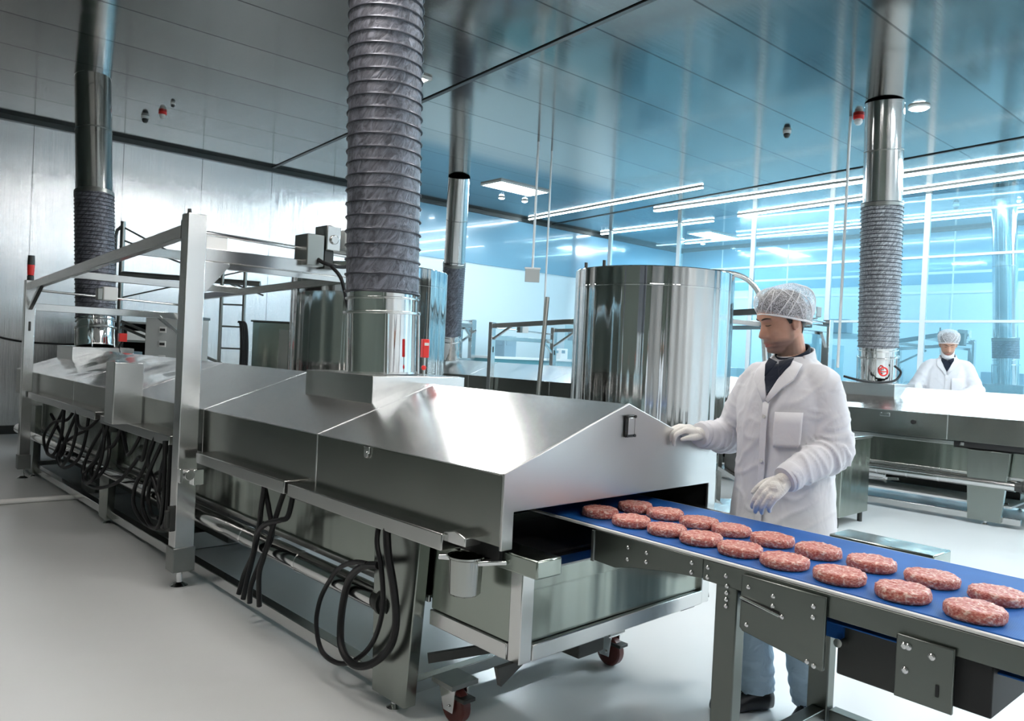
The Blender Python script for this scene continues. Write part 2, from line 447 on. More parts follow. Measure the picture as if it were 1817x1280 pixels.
def tag(o, label=None, cat=None, group=None, kind=None):
    if label: o['label'] = label
    if cat: o['category'] = cat
    if group: o['group'] = group
    if kind: o['kind'] = kind
    return o

def empty(name, loc=(0, 0, 0), rz=0, label=None, cat=None, group=None):
    o = bpy.data.objects.new(name, None); C.objects.link(o); o.location = loc; o.rotation_euler.z = rz
    o.empty_display_size = .1
    return tag(o, label, cat, group)

def children(o): return [c for c in C.objects if c.parent == o]
def copy_tree(o, parent=None):
    c = o.copy(); C.objects.link(c)
    if parent: c.parent = parent
    for ch in children(o): copy_tree(ch, c)
    return c

# ------------------------------------------------------------------ the room (turned 2.1 degrees against the line)
RZ = R(-2.127)
def room(x, y, z=0):
    return (x * math.cos(RZ) - y * math.sin(RZ), x * math.sin(RZ) + y * math.cos(RZ), z)
CH = 4.36
X0, X1, Y0, Y1 = -2.6, 16.8, -6.0, 12.5
def struct(name, mat, *b, bevel=0):
    o = box(name, mat, *b, bevel=bevel, smooth=False); o.rotation_euler.z = RZ
    return tag(o, kind='structure')
struct('floor', M['floor'], X0, X1, Y0, Y1, -.1, 0)
struct('ceiling', M['ceiling'], X0, X1, Y0, Y1, CH, CH + .1)
struct('wall_back', M['wallsteel'], X0, 8.3, Y1, Y1 + .1, 0, CH)
struct('wall_back_right', M['wallcyan'], 8.3, X1, Y1, Y1 + .1, 0, CH)
struct('wall_right', M['wallcyan'], X1, X1 + .1, Y0, Y1, 0, CH)
struct('wall_left', M['walldark'], X0 - .1, X0, Y0, Y1, 0, CH)
struct('wall_front', M['walllight'], X0, X1, Y0 - .1, Y0, 0, CH)
struct('trim_1', M['trim'], X0, X1, Y1 - .05, Y1, CH - .07, CH - .001)
struct('baseboard_back', M['trim'], X0, X1, Y1 - .02, Y1, 0, .12)
struct('trim_2', M['trim'], X1 - .05, X1, Y0, Y1 - .05, CH - .05, CH - .001)
def strip(name, p, q, w, h, mat):
    o = MB().bar((p[0], p[1], CH - h / 2), (q[0], q[1], CH - h / 2), w, h).build(name, mat, None, 0, smooth=False)
    o.rotation_euler.z = RZ; return tag(o, kind='structure')
strip('trim_3', (5.39, 12.42), (4.55, -1.0), .05, .012, M['trim'])
strip('trim_4', (11.93, 12.42), (10.4, 0.0), .045, .012, M['trim'])
struct('trim_30', M['wallshade'], 8.3, X1 - .06, Y1 - .02, Y1, 3.25, CH - .075)  # added bands: dimmer blue of the upper walls put into their colour
struct('trim_31', M['wallshade'], X1 - .012, X1, Y0, Y1 - .06, 3.25, CH - .055)
# thin vertical joints on the cyan walls
for i, y in enumerate((2.2, 4.0, 5.8, 7.6, 9.4, 11.2)):
    struct('trim_%d' % (10 + i), M['palepaint'], X1 - .015, X1, y, y + .03, 0, CH - .06)
for i, z in enumerate((3.05, 3.45)):
    struct('trim_%d' % (20 + i), M['palepaint'], X1 - .015, X1, Y0, Y1, z, z + .05)

# ------------------------------------------------------------------ ceiling lamps
def panel_lamp(x, y, lx, ly, mat, label, group=None):
    r = empty('ceiling_lamp', room(x, y, CH), RZ, label, 'lamp', group)
    f = .03
    m = MB().box(-lx / 2, lx / 2, -ly / 2, -ly / 2 + f, -.03, 0).box(-lx / 2, lx / 2, ly / 2 - f, ly / 2, -.03, 0)
    m.box(-lx / 2, -lx / 2 + f, -ly / 2 + f, ly / 2 - f, -.03, 0).box(lx / 2 - f, lx / 2, -ly / 2 + f, ly / 2 - f, -.03, 0)
    m.build('frame', M['white_plastic'], r)
    MB().box(-lx / 2 + f, lx / 2 - f, -ly / 2 + f, ly / 2 - f, -.024, -.002).build('diffuser', mat, r, smooth=False)
    return r
panel_lamp(8.9, 10.25, 1.15, .55, M['lampcool'], 'bright white ceiling panel lamp left of the big tank, near the hanging rods')
panel_lamp(15.0, 10.3, 1.15, .6, M['lampcool'], 'smaller bright ceiling panel lamp above the right rim of the big tank')
G = 'ceiling lamps over the near aisle'
LB = 'large unseen ceiling panel lamp over the near aisle, out of the frame'
LAMPS = [(-.6, 3.2, 1.2, .4, 'lampwarm'), (1.6, 3.3, 1.5, .4, 'lampwarm'), (4.6, 2.9, 1.5, .5, 'lampneut'),
         (4.0, -1.5, 1.5, .6, 'lampneut'), (7.4, .4, 1.5, .6, 'lampcool'), (.6, -2.6, 1.5, .5, 'lampwarm'), (5.0, -4.2, 1.5, .6, 'lampneut'), (9.6, -2.2, 1.5, .7, 'lampcool')]  # rear and cool panels unseen, added to brighten front and back right walls
for (x, y, lx, ly, mt) in LAMPS:
    panel_lamp(x, y, lx, ly, M[mt], LB, G)
panel_lamp(4.50, 7.3, .42, .85, M['lampbright'], 'ceiling panel lamp hidden behind the nearest flexible duct')
G2 = 'added unseen ceiling lamps behind the glass'
for (x, y) in ((14.9, .6), (15.2, 2.6), (14.9, -1.6)):  # unseen panels added to brighten the cyan walls
    panel_lamp(x, y, 1.5, .7, M['lampcool'], 'added unseen ceiling panel lamp over the farthest line, beyond the right edge', G2)
def line_lamp(p, q, w, label):
    r = empty('linear_ceiling_lamp', room(*p, CH), RZ, label, 'lamp', 'linear ceiling lamps')
    d = (q[0] - p[0], q[1] - p[1])
    MB().bar((0, 0, -.012), (d[0], d[1], -.012), w + .03, .022).build('housing', M['white_plastic'], r, smooth=False)
    MB().bar((0, 0, -.032), (d[0], d[1], -.032), w, .018).build('diffuser', M['lampline'], r, smooth=False)
line_lamp((11.87, 9.5), (11.6, -2), .10, 'long glowing ceiling light line crossing behind the right duct, the brightest one')
line_lamp((13.2, 8.5), (12.3, -2), .05, 'glowing ceiling light line just beyond the brightest one, ending above the worker')
line_lamp((13.41, 12.3), (13.38, 9.2), .05, 'short glowing ceiling light line above the big tank, near the far corner')
line_lamp((11.1, 12.3), (10.7, 7.6), .03, 'thin ceiling light line left of the brightest one, beside the dark seam')
line_lamp((15.6, 11.5), (15.4, 0), .05, 'farthest ceiling light line, close to the far right wall')

def spot(x, y, r, label, mat='lampspot'):
    e = empty('ceiling_spotlight', room(x, y, CH), 0, label, 'lamp', 'small round ceiling spots')
    MB().lathe([(r * 1.3, 0), (r * 1.3, -.02), (r, -.025), (r, -.01)], 20).build('ring', M['white_plastic'], e)
    MB().lathe([(r * .98, -.012), (r * .98, -.03), (.001, -.045)], 20).build('bulb', M[mat], e)
spot(8.85, 3.5, .085, 'round glaring ceiling spot beside the top of the right duct')
spot(14.56, 4.15, .07, 'round ceiling spot beside the farthest duct at the right edge')
spot(9.29, 11.09, .05, 'tiny round ceiling spot left below the left panel lamp', 'lampcool')
spot(9.75, 10.95, .05, 'tiny round ceiling spot right below the left panel lamp', 'lampcool')
spot(15.3, 11.4, .07, 'tiny round ceiling spot left of the smaller panel lamp', 'lampcool')
spot(15.9, 11.2, .05, 'tiny round ceiling spot under the smaller panel lamp', 'lampcool')

# ceiling detectors
def detector(x, y, red, label, s=1.0):
    e = empty('ceiling_detector', room(x, y, CH), 0, label, 'detector', 'small ceiling devices')
    MB().lathe([(.05 * s, 0), (.05 * s, -.03 * s), (.035 * s, -.035 * s)], 18).build('base', M['white_plastic'] if not red else M['red'], e)
    MB().lathe([(.034 * s, -.03 * s), (.04 * s, -.06 * s), (.025 * s, -.085 * s), (.001, -.09 * s)], 18).build('lens', M['blackpart'] if not red else M['white_plastic'], e)
detector(2.98, 11.0, False, 'small white ceiling detector left of the red one near the left duct')
detector(3.08, 10.6, True, 'small red and white ceiling beacon near the left duct')
detector(3.05, 10.1, False, 'tiny pale ceiling detector right of the red one near the left duct', .6)
detector(8.77, 5.02, False, 'small dark ceiling sensor between the hanging rods and the right duct')
detector(14.4, 5.0, False, 'small white ceiling sensor right of the right duct')
detector(8.75, 4.12, True, 'red and white ceiling beacon left of the right duct, above a thin rod', 1.2)

# hanging rods and the sign
def rod(x, y, z0, label, r=.016, mat='palepaint'):
    o = MB().cyl((0, 0, z0 - CH), (0, 0, 0), r, 8).build('hanging_rod', M[mat], None, loc=room(x, y, CH))
    return tag(o, label, 'rod', 'thin hanging rods')
rod(7.15, 7.8, 2.62, 'thin pale rod carrying the hanging sign', .017)
rod(7.6, 8.0, 1.6, 'thin pale rod just right of the hanging sign rod', .014)
rod(8.72, 4.2, 1.45, 'thin pale rod under the red ceiling beacon', .017)
sg = empty('hanging_sign', room(7.15, 7.8, 2.62), R(-40), 'small grey blank sign board hanging from a thin rod left of the big tank', 'sign')
MB().box(-.10, .10, -.012, .012, -.19, 0).build('board', M['grey_plastic'], sg, .004)
MB().box(-.11, .11, -.018, .018, -.012, .012).build('top_rail', M['white_plastic'], sg, .003)

# ------------------------------------------------------------------ tunnel oven
def caster(parent, x, y, z, face, brake=True):
    # top plate at z, wheel reaches the floor
    r = .068
    top = z
    f = MB()
    f.box(x - .05, x + .05, y - .05, y + .05, top - .012, top)
    for s in (-1, 1):
        f.prism([(y - .05, top - .012), (y + .05, top - .012), (y + .035 + face * .02, r - .02), (y + face * .02 - .02, r - .02)], 'x', x + s * .032 - .004, x + s * .032 + .004)
    f.cyl((x - .042, y + face * .02, r), (x + .042, y + face * .02, r), .010, 10)
    fo = f.build('caster', M['chrome'], parent, .002)
    w = MB(); prof = []
    for k in range(24):
        a = 2 * PI * k / 24
        prof.append((y + face * .02 + r * math.cos(a), r + r * math.sin(a)))
    w.prism(prof, 'x', x - .022, x + .022)
    wo = w.build('wheel', M['wheel'], fo, .008)
    if brake:
        MB().box(x - .03, x + .03, y - .10, y - .03, top - .05, top - .035).build('brake_pedal', M['blackpart'], fo, .003)
    return fo

def leg_plate(parent, u, v0, v1, top, inset, th=.055):
    poly = [(v0, top), (v1, top), (v1 - inset * .6, .04), (v0 + inset, .04)]
    lg = MB().prism(poly, 'x', u, u + th).build('leg', M['legsteel'], parent, .004)
    f = MB().cyl((u + th / 2, (v0 + v1) / 2, .02), (u + th / 2, (v0 + v1) / 2, .06), .012, 12)
    f.lathe([(.032, 0), (.032, .008), (.012, .022), (.012, .03)], 18, (u + th / 2, (v0 + v1) / 2, 0))
    f.build('levelling_foot', M['chrome'], lg)
    return lg

def duct_box(parent, u0, u1, v0, v1, zt):
    return MB().prism([(u0, 1.09), (u0, zt), (u1, zt), (u1, 1.09)], 'y', v0, v1).build('duct_box', M['steel'], parent, .004)

def tunnel_oven(ox, oy, L, label, seams, boxes, legs, trays, shelf=False, fine=True):
    W, c = 1.32, .66
    r = empty('tunnel_oven', (ox, oy, 0), 0, label, 'oven', 'tunnel ovens in parallel lines')
    zb, ze, za = .785, 1.035, 1.266
    outer = [(0, ze - .004), (0, ze), (c, za), (W, ze), (W, ze - .004)]
    t = .006
    inner = [(W - t, ze - .004), (W - t, ze - t * .6), (c, za - t), (t, ze - t * .6), (t, ze - .004)]
    for i in range(len(seams) - 1):
        a, b = seams[i] + .0015, seams[i + 1] - .0015
        hs = MB().prism(outer + inner, 'y', a, b).build('hood_section', M['hoodwavy'] if fine and i >= 3 else M['hood'], r, .003)
        for u in (0, W - t):
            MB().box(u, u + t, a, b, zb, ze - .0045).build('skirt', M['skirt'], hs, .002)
        if i:
            rb = .010
            MB().prism([(-.002, zb), (-.002, ze + .0015), (c, za + .003), (W + .002, ze + .0015), (W + .002, zb), (W - .001, zb), (W - .001, ze - .001), (c, za - .001), (.001, ze - .001), (.001, zb)], 'y', a - .005, a + .005).build('seam_flange', M['hood'], hs, .002)
    # front end wall with the product opening
    v = seams[0]
    lo, oh = zb - .012, .902
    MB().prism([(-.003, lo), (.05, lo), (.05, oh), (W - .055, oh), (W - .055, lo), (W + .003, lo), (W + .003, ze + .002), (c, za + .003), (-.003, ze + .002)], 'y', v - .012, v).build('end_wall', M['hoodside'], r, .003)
    p = MB().box(c - .03, c + .03, v - .024, v - .013, 1.135, 1.225).build('inspection_port', M['blackpart'], r, .008)
    MB().box(c - .019, c + .019, v - .028, v - .0242, 1.146, 1.214).build('port_glass', M['hoodside'], p, .003)
    for sx in (-1, 1):
        for sz in (-1, 1):
            MB().cyl((c + sx * .024, v - .030, 1.18 + sz * .038), (c + sx * .024, v - .0245, 1.18 + sz * .038), .006, 8).build('screw', M['blackpart'], p)
    # inside of the tunnel: its unlit dark put in as added black sheets
    MB().box(.05, W - .05, v + .02, v + 1.3, .715, .725).box(.05, W - .05, v + 1.25, v + 1.3, .73, .99).build('tunnel_dark_sheets', M['black'], r)
    MB().box(.02, .035, v + .02, v + 1.2, .73, .98).box(W - .035, W - .02, v + .02, v + 1.2, .73, .98).box(.02, W - .02, v + .01, v + 1.2, .985, .995).build('tunnel_dark_liner', M['black'], r)
    # main body
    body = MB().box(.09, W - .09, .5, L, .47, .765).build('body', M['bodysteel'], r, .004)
    MB().box(.07, .088, .5, L, .735, .772).build('body_lip', M['steel'], body, .003)
    MB().box(.075, .089, .52, L, .455, .485).build('body_lip', M['steel'], body, .003)
    # front box under the opening
    fb = MB()
    fb.box(.075, .085, .06, .5, .44, .70).box(W - .085, W - .075, .06, .5, .44, .70)
    fb.box(.10, W - .10, .018, .028, .44, .695).box(.08, W - .08, .03, .5, .44, .45)
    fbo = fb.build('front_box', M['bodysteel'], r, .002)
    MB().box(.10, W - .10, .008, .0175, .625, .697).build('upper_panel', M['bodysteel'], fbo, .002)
    for u in (.07, W - .13):
        MB().box(u, u + .06, 0, .06, .378, .70).build('corner_post', M['steel'], r, .004)
    MB().box(.131, W - .131, -.004, .05, .378, .438).build('lower_beam', M['steel'], r, .004)
    MB().box(.066, .11, .061, .50, .378, .438).build('lower_beam', M['steel'], r, .004)
    MB().box(W - .11, W - .066, .061, .50, .378, .438).build('lower_beam', M['steel'], r, .004)
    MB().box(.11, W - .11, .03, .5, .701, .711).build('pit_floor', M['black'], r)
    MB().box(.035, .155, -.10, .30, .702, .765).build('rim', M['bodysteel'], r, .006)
    MB().box(W - .12, W + .045, -.21, .30, .725, .80).build('rim', M['steel'], r, .006)
    MB().prism([(-.02, .700), (.02, .712), (.02, .722), (-.024, .708)], 'x', .156, W - .136).build('front_lip', M['steel'], r)
    # under frame
    for u in (.05, W - .11):
        MB().box(u, u + .06, .75, L, .035, .095).build('bottom_rail', M['frame'], r, .004)
    for v0 in (.64, L * .5, L - .3):
        MB().box(.111, W - .111, v0, v0 + .05, .04, .09).build('cross_bar', M['frame'], r, .003)
    for (v0, v1) in legs:
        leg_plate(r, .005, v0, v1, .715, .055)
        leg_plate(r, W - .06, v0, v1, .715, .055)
    MB().bar((.06, .49, .25), (.55, .15, .34), .02, .035).build('brace', M['blackpart'], r)
    MB().box(.45, .60, .06, .22, .29, .375).build('mount_block', M['blackpart'], r, .004)
    MB().prism([(.0, .377), (.15, .377), (.02, .31)], 'y', .03, .05).build('mount_bracket', M['blackpart'], r)
    MB().box(1.19, 1.30, .10, .2, .315, .377).bar((1.28, .15, .34), (1.40, .10, .36), .03, .03).build('mount_bracket', M['blackpart'], r, .004)
    MB().box(.09, .22, .37, .499, .152, .17).build('caster_bracket', M['darksteel'], r)
    caster(r, .155, .44, .152, -1)
    MB().box(1.03, 1.14, .37, .49, .152, .45).build('caster_bracket', M['darksteel'], r, .003)
    caster(r, 1.085, .43, .152, -1)
    # long pipe along the side
    pp = MB().cyl((.035, .80, .405), (.035, L, .405), .05, 24).build('main_pipe', M['pipe'], r)
    for vv in (1.45, 1.75, 2.05):
        MB().cyl((.035, vv, .405), (.035, vv + .02, .405), .053, 24).build('pipe_clamp', M['chrome'], pp)
    MB().cyl((.035, .70, .405), (.035, .80, .405), .044, 20).cyl((.035, .74, .405), (.035, .76, .405), .058, 20).bar((.035, .73, .405), (.06, .60, .36), .04, .03).build('valve', M['blackpart'], pp)
    for (v0, v1, zz) in trays:
        tr = MB().box(-.075, .052, v0, v1, zz - .062, zz).build('cable_tray', M['trayst'], r, .005)
    if fine:
        MB().box(.34, W - .34, 3.0, L - .5, .12, .468).build('under_shade_block', M['blackpart'], r, .01)  # made-up black block: the darkness under the oven given as a solid
        [MB().box(.25, W - .25, q, q + .45, .0, .118).build('under_shade_base', M['darksteel'], r, .005) for q in (3.4, 5.6)]
        MB().box(-.009, -.001, .86, .90, 1.0, 1.028).cyl((-.012, .88, .995), (-.001, .88, .995), .015, 12).build('latch', M['chrome'], r, .002)
        # bent sheet bracket on the left rim
        MB().prism([(.16, .768), (.30, .768), (.28, .80), (.22, .815), (.16, .80)], 'x', -.06, .028).build('bent_bracket', M['steel'], r, .003)
        # tall splash plate
        MB().prism([(-.19, .8465), (-.19, 1.26), (-.006, 1.26), (-.006, .8465)], 'y', 3.66, 3.67).prism([(-.19, .8465), (-.19, 1.26), (-.18, 1.26), (-.18, .8465)], 'y', 3.671, 3.85).build('splash_plate', M['steel'], r, .003)
    if not fine:
        MB().cyl((-.012, 1.72, .93), (-.0005, 1.72, .93), .022, 14).build('drain_port', M['black'], r)
        MB().box(-.010, -.0005, 1.95, 2.05, .965, 1.0).build('latch', M['chrome'], r, .002)
    for (v0, v1) in boxes:
        duct_box(r, .36, .96, v0, v1, 1.30)
    if shelf:
        MB().box(.13, W - .13, .85, L - .3, .175, .195).build('drip_shelf', M['palepaint'], r, .003)
        MB().box(W * .5, W * .5 + .05, .9, L - .4, .2, .44).build('under_panel', M['blackpart'], r)
        MB().cyl((.25, 2.05, .33), (.25, 2.25, .33), .085, 24).cyl((.25, 2.02, .33), (.25, 2.05, .33), .1, 24).bar((.2, 1.9, .30), (.2, 2.6, .24), .03, .03).build('pump', M['chrome'], r, .003)
        vb = MB().cyl((.15, 1.02, .22), (.15, 1.02, .40), .022, 12).cyl((.15, 1.02, .30), (.15, 1.02, .34), .04, 12).bar((.15, .88, .215), (.15, 1.16, .215), .03, .015).build('drain_valve', M['blackpart'], r)
        MB().bar((.12, .62, .40), (.12, 1.5, .42), .04, .05).build('drain_pipe', M['blackpart'], r)
    return r

OV = (1.78, 1.85)
tunnel_oven(OV[0], OV[1], 7.6, 'nearest long steel tunnel oven with gabled hood, feeding the blue belt', [.05, 1.30, 2.62, 3.95, 5.4, 7.65],
            [(1.42, 2.10), (7.0, 7.6)], [(.50, .815), (4.35, 4.62), (6.75, 7.0)],
            [(.27, 1.425, .795), (1.46, 2.52, .80), (2.95, 4.36, .845), (4.5, 6.7, .855)])
O2 = (8.42, 1.15)
tunnel_oven(O2[0], O2[1], 10.4, 'steel tunnel oven of the second line, right of the standing worker', [.05, 1.4, 3.2, 5.0, 6.9, 8.8, 10.45],
            [(2.05, 2.75), (9.9, 10.3)], [(.85, 1.22), (4.5, 4.8), (8.7, 9.0)], [], shelf=True, fine=False)
O3 = (14.1, 1.2)
tunnel_oven(O3[0], O3[1], 4.0, 'farthest tunnel oven behind the glass at the right edge', [.05, 1.4, 2.6, 4.0],
            [(2.1, 2.75)], [(.85, 1.22), (3.3, 3.6)], [], fine=False)
# wide trough band under the hood of the second line
# ------------------------------------------------------------------ extraction ducts
def duct(base, top, r, z1, z2, z3, label, rings, hose='duct'):
    """base: foot of the steel collar; steel to z1, flexible hose to z2, smooth pipe up to the ceiling"""
    e = empty('extraction_duct', base, 0, label, 'duct', 'vertical extraction ducts')
    b = Vector(base); ax = Vector(top) - b
    def at(z): return ax * ((z - b.z) / ax.z)
    h1 = z1 - b.z
    n = 40
    sl = MB().tube([at(b.z), at(z1)], r, n).build('steel_collar', M['mirror'], e)
    MB().tube([at(b.z), at(b.z + .012)], r * 1.06, n).build('base_flange', M['steel'], sl)
    MB().tube([at(z1 - .13), at(z1 - .115)], r * 1.12, n).build('clamp_ring', M['steel'], sl, .002)
    MB().tube([at(z1 - .05), at(z1 - .038)], r * 1.07, n).build('clamp_ring', M['steel'], sl, .002)
    for k in range(5):
        a = 2 * PI * k / 5 + .5
        o_ = Vector((math.cos(a), math.sin(a), 0)) * r * 1.08
        MB().cyl(o_ + at(b.z + .005), o_ + at(z1 - .12), .006, 8).build('tie_rod', M['steel'], sl)
    # hose with wire ribs
    pts, rad = [], []
    per = 8; tot = rings * per
    for i in range(tot + 1):
        f = i / tot; z = z1 - .01 + (z2 - z1 + .01) * (f ** .92 if rings < 40 else f)
        ph = (i % per) / per
        rr = r * (1.01 + .012 * math.sin(PI * ph)) * (1.0 if ph else 1.03)
        pts.append(at(z)); rad.append(rr * 1.03)
    hs = MB().tube(pts, rad, n).build('flexible_hose', M[hose], e, angle=180)
    rg = MB()
    for i in range(0, tot + 1, per):
        c = pts[i]; m = []
        for k in range(n):
            a = 2 * PI * k / n
            m.append(c + Vector((math.cos(a), math.sin(a), .0)) * r * 1.085)
        m.append(m[0]); rg.tube(m, .0045 if r > .15 else .004, 5, cap=False)
    rg.build('wire_helix', M['ductring'], hs)
    if z3 > z2 + .05:
        MB().tube([at(z2 - .02), at(z3)], r * 1.0, n).build('upper_pipe', M['pipe'], e)
        zz = z2 + (z3 - z2) * .52
        MB().tube([at(zz), at(zz + .012)], r * 1.012, n).build('pipe_seam', M['darksteel'], e)
        MB().tube([at(z3 - .03), at(z3)], r * 1.015, n).build('ceiling_flange', M['pipe'], e)
        MB().tube([at(z2 - .02), at(z2 + .03)], r * 1.09, n).build('hose_clamp', M['darksteel'], e, .003)
    return e
duct((2.41, 3.60, 1.30), (2.34, 3.66, CH), .190, 1.755, CH - .005, CH - .005, 'nearest and widest grey flexible duct rising from the near oven hood', 38)
duct((2.44, 9.14, 1.30), (2.45, 9.72, CH), .185, 1.62, 2.98, CH + .004, 'duct at the left with ribbed hose and bright steel pipe above', 30)
duct((8.90, 11.10, 1.30), (8.18, 10.15, CH), .185, 1.75, 2.95, CH + .004, 'slim duct in the middle distance, right of the widest duct', 30)
duct((9.07, 3.50, 1.30), (8.63, 3.40, CH), .200, 1.72, 3.28, CH + .004, 'right duct with silver ribbed hose behind the standing worker', 34, 'ductlight')
duct((14.76, 3.62, 1.30), (14.6, 3.75, CH), .185, 1.75, 2.05, CH + .004, 'farthest duct at the right edge, with a smooth pipe behind the glass', 8)

# red sensors on collars and ovens
s1 = empty('red_sensor', (2.52, 3.37, 1.45), R(-15), 'red box sensor hanging on the nearest duct collar', 'sensor')
MB().box(-.018, .018, -.045, -.005, -.05, .05).build('housing', M['red'], s1, .004)
MB().box(-.012, .012, -.05, -.044, .015, .03).build('window', M['white_plastic'], s1, .001)
MB().cyl((0, -.02, -.15), (0, -.02, -.05), .006, 8).build('stem', M['steel'], s1)
MB().ball((0, -.02, -.105), .014, 12).build('knob', M['red'], s1)
s2 = empty('red_sensor', (2.62, 8.86, 1.37), 0, 'small red sensor right of the left duct collar', 'sensor')
MB().box(-.04, .04, -.03, .03, 0, .09).build('housing', M['red'], s2, .006)
MB().tube([(0, 0, 0), (-.03, 0, -.08), (.02, 0, -.18)], .012, 8, 4).build('stem', M['rubber'], s2)

vv = empty('red_valve', (8.84, 3.36, 1.43), R(-47), 'small red valve on the collar of the right duct, behind the worker\'s shoulder', 'valve')
MB().cyl((0, -.02, 0), (0, .06, 0), .02, 12).build('valve_body', M['steel'], vv)
MB().tube([(.045 * math.cos(a * PI / 8), -.025, .045 * math.sin(a * PI / 8)) for a in range(17)], .009, 8, cap=False).bar((-.04, -.025, 0), (.04, -.025, 0), .01, .01).build('hand_wheel', M['red'], vv)
o = MB().tube([Vector(p) - Vector((8.54, 3.66, 1.36)) for p in ((8.54, 3.66, 1.36), (8.63, 3.50, 1.32), (8.76, 3.38, 1.31), (8.92, 3.26, 1.335), (8.99, 3.22, 1.43), (8.93, 3.27, 1.50))], .013, 8, 6).build('cable', M['rubber'], None, loc=(8.54, 3.66, 1.36))
tag(o, 'black cable curving in front of the right duct collar by the red valve', 'cable')

# ------------------------------------------------------------------ gantry frames over the ovens
def gantry(x0, yn, yf, label, detail=True, mid=None, dz=0):
    r = empty('gantry_frame', (x0, yn, 0), 0, label, 'frame', 'gantry frames over the ovens')
    L = yf - yn
    Fm = M['frame']
    xr = 1.46
    def post(u, v, z0, z1, w=.11, foot=True):
        p = MB().box(u, u + w, v, v + w * .9, z0, z1).build('post', Fm, r, .004)
        MB().box(u - .008, u + w + .008, v - .008, v + w * .9 + .008, z0, z0 + .14).build('post_shoe', M['darksteel'], p, .004)
        f = MB().cyl((u + w / 2, v + w / 2, .02), (u + w / 2, v + w / 2, z0), .016, 12)
        f.lathe([(.05, 0), (.05, .01), (.016, .03), (.016, .035)], 20, (u + w / 2, v + w / 2, 0)); f.build('post_foot', M['chrome'], p)
        return p
    p1 = post(-.02, 0, .10, 2.16)
    p2 = post(xr, 0, .10, 2.06)
    p3 = post(.0, L, .10, 1.93, .09)
    p4 = post(xr, L, .10, 1.92, .09)
    MB().box(-.02, .0, -.03, 0, .62, .70).cyl((.04, -.03, .66), (.04, 0, .66), .03, 14).box(.06, .12, -.03, -.001, .60, .69).build('hinge_plate', M['chrome'], p1, .003)
    MB().box(-.05, -.021, .0, .05, .34, .48).cyl((-.06, .02, .36), (-.06, .02, .46), .015, 10).build('cable_clamp', M['blackpart'], p1, .003)
    MB().box(-.01, .08, .10, .14, 2.02, 2.13).cyl((.03, .12, 2.10), (.03, .12, 2.2), .012, 8).build('beam_clamp', M['blackpart'], p1, .003)
    # side beams
    MB().bar((.035, .13, 2.075), (.045, L, 1.87), .05, .075).build('side_beam', Fm, r, .003)
    MB().bar((xr + .04, .1, 1.98), (xr + .04, L, 1.87), .05, .06).build('side_beam', Fm, r, .003)
    # near cross beam and rod
    MB().box(.091, xr, .02, .07, 1.90, 1.975).build('cross_beam', Fm, r, .003)
    MB().box(.091, xr, .075, .09, 1.865, 1.90).build('cross_rail', Fm, r, .002)
    MB().cyl((.09, .045, 2.065), (xr, .045, 2.03), .012, 12).build('guide_rod', M['chrome'], r)
    MB().prism([(.091, 1.976), (.23, 1.976), (.23, 2.05), (.091, 2.05)], 'y', .042, .05).build('rod_bracket', M['white_plastic'], r, .002)
    MB().prism([(.091, 1.70), (.091, 1.898), (.24, 1.898), (.24, 1.88)], 'y', .02, .06).build('gusset', Fm, r, .002)
    MB().prism([(xr, 1.70), (xr, 1.898), (xr - .15, 1.898), (xr - .15, 1.88)], 'y', .02, .06).build('gusset', Fm, r, .002)
    # far cross beam and rod
    MB().box(.091, xr, L + .02, L + .06, 1.64, 1.71).build('cross_beam', Fm, r, .003)
    MB().cyl((.09, L + .04, 1.84), (xr, L + .04, 1.80), .012, 10).build('guide_rod', M['chrome'], r)
    MB().bar((.04, L * .66, 1.93), (xr + .02, L * .66, 1.92), .05, .06).build('cross_beam', Fm, r, .003)
    for (a, b) in (((.045, L, 1.66), (.045, L - .42, 1.87)), ((xr + .03, L, 1.60), (xr + .04, L - .45, 1.85)), ((xr, L + .03, 1.48), (xr - .22, L + .03, 1.66))):
        MB().bar(a, b, .035, .035).build('brace', Fm, r, .002)
    MB().bar((.06, L * .28, 2.03), (xr, L * .05, 1.93), .04, .06).build('brace', Fm, r, .002)
    # drive units
    d = MB().box(.70, .82, -.05, .12, 1.94, 2.14).build('drive_unit', M['darksteel'], r, .006)
    MB().box(.83, .93, -.06, .10, 2.05, 2.21).cyl((.88, -.075, 2.12), (.88, -.06, 2.12), .03, 16).build('drive_motor', M['steel'], d, .006)
    MB().box(.835, .90, -.03, .08, 1.93, 2.05).build('drive_base', M['blackpart'], d, .003)
    MB().box(.97, 1.10, -.05, .11, 2.07, 2.20).box(.93, 1.12, .0, .1, 2.05, 2.07).build('drive_motor', M['grey_plastic'], d, .01)
    d2 = MB().box(.68, .82, L - .02, L + .10, 1.79, 1.93).build('drive_unit', M['white_plastic'], r, .012)
    MB().box(.63, .68, L - .01, L + .08, 1.79, 1.91).build('drive_cap', M['darksteel'], d2, .006)
    MB().box(.035, .055, L - .004, L, 1.44, 1.53).build('post_slot', M['blackpart'], p3)
    MB().box(xr + .03, xr + .05, L - .004, L, 1.44, 1.52).build('post_slot', M['blackpart'], p4)
    return r
gantry(1.66, 4.46, 8.6, 'near steel gantry frame straddling the nearest oven, with drive motors on its cross beam')
gantry(8.32, 4.40, 9.3, 'gantry frame over the second line oven, partly behind the big tank and the worker')
gantry(8.32, 11.52, 11.9, 'far end portal of the second line, beside the slim middle duct')
gantry(13.95, 4.3, 5.55, 'pale gantry frame of the farthest line behind the glass')
def drive_cable(pts, r, label):
    o = MB().tube([Vector(p) - Vector(pts[0]) for p in pts], r, 8, 8).build('cable', M['rubber'], None, loc=pts[0])
    return tag(o, label, 'cable', 'drive cables at the near gantry')
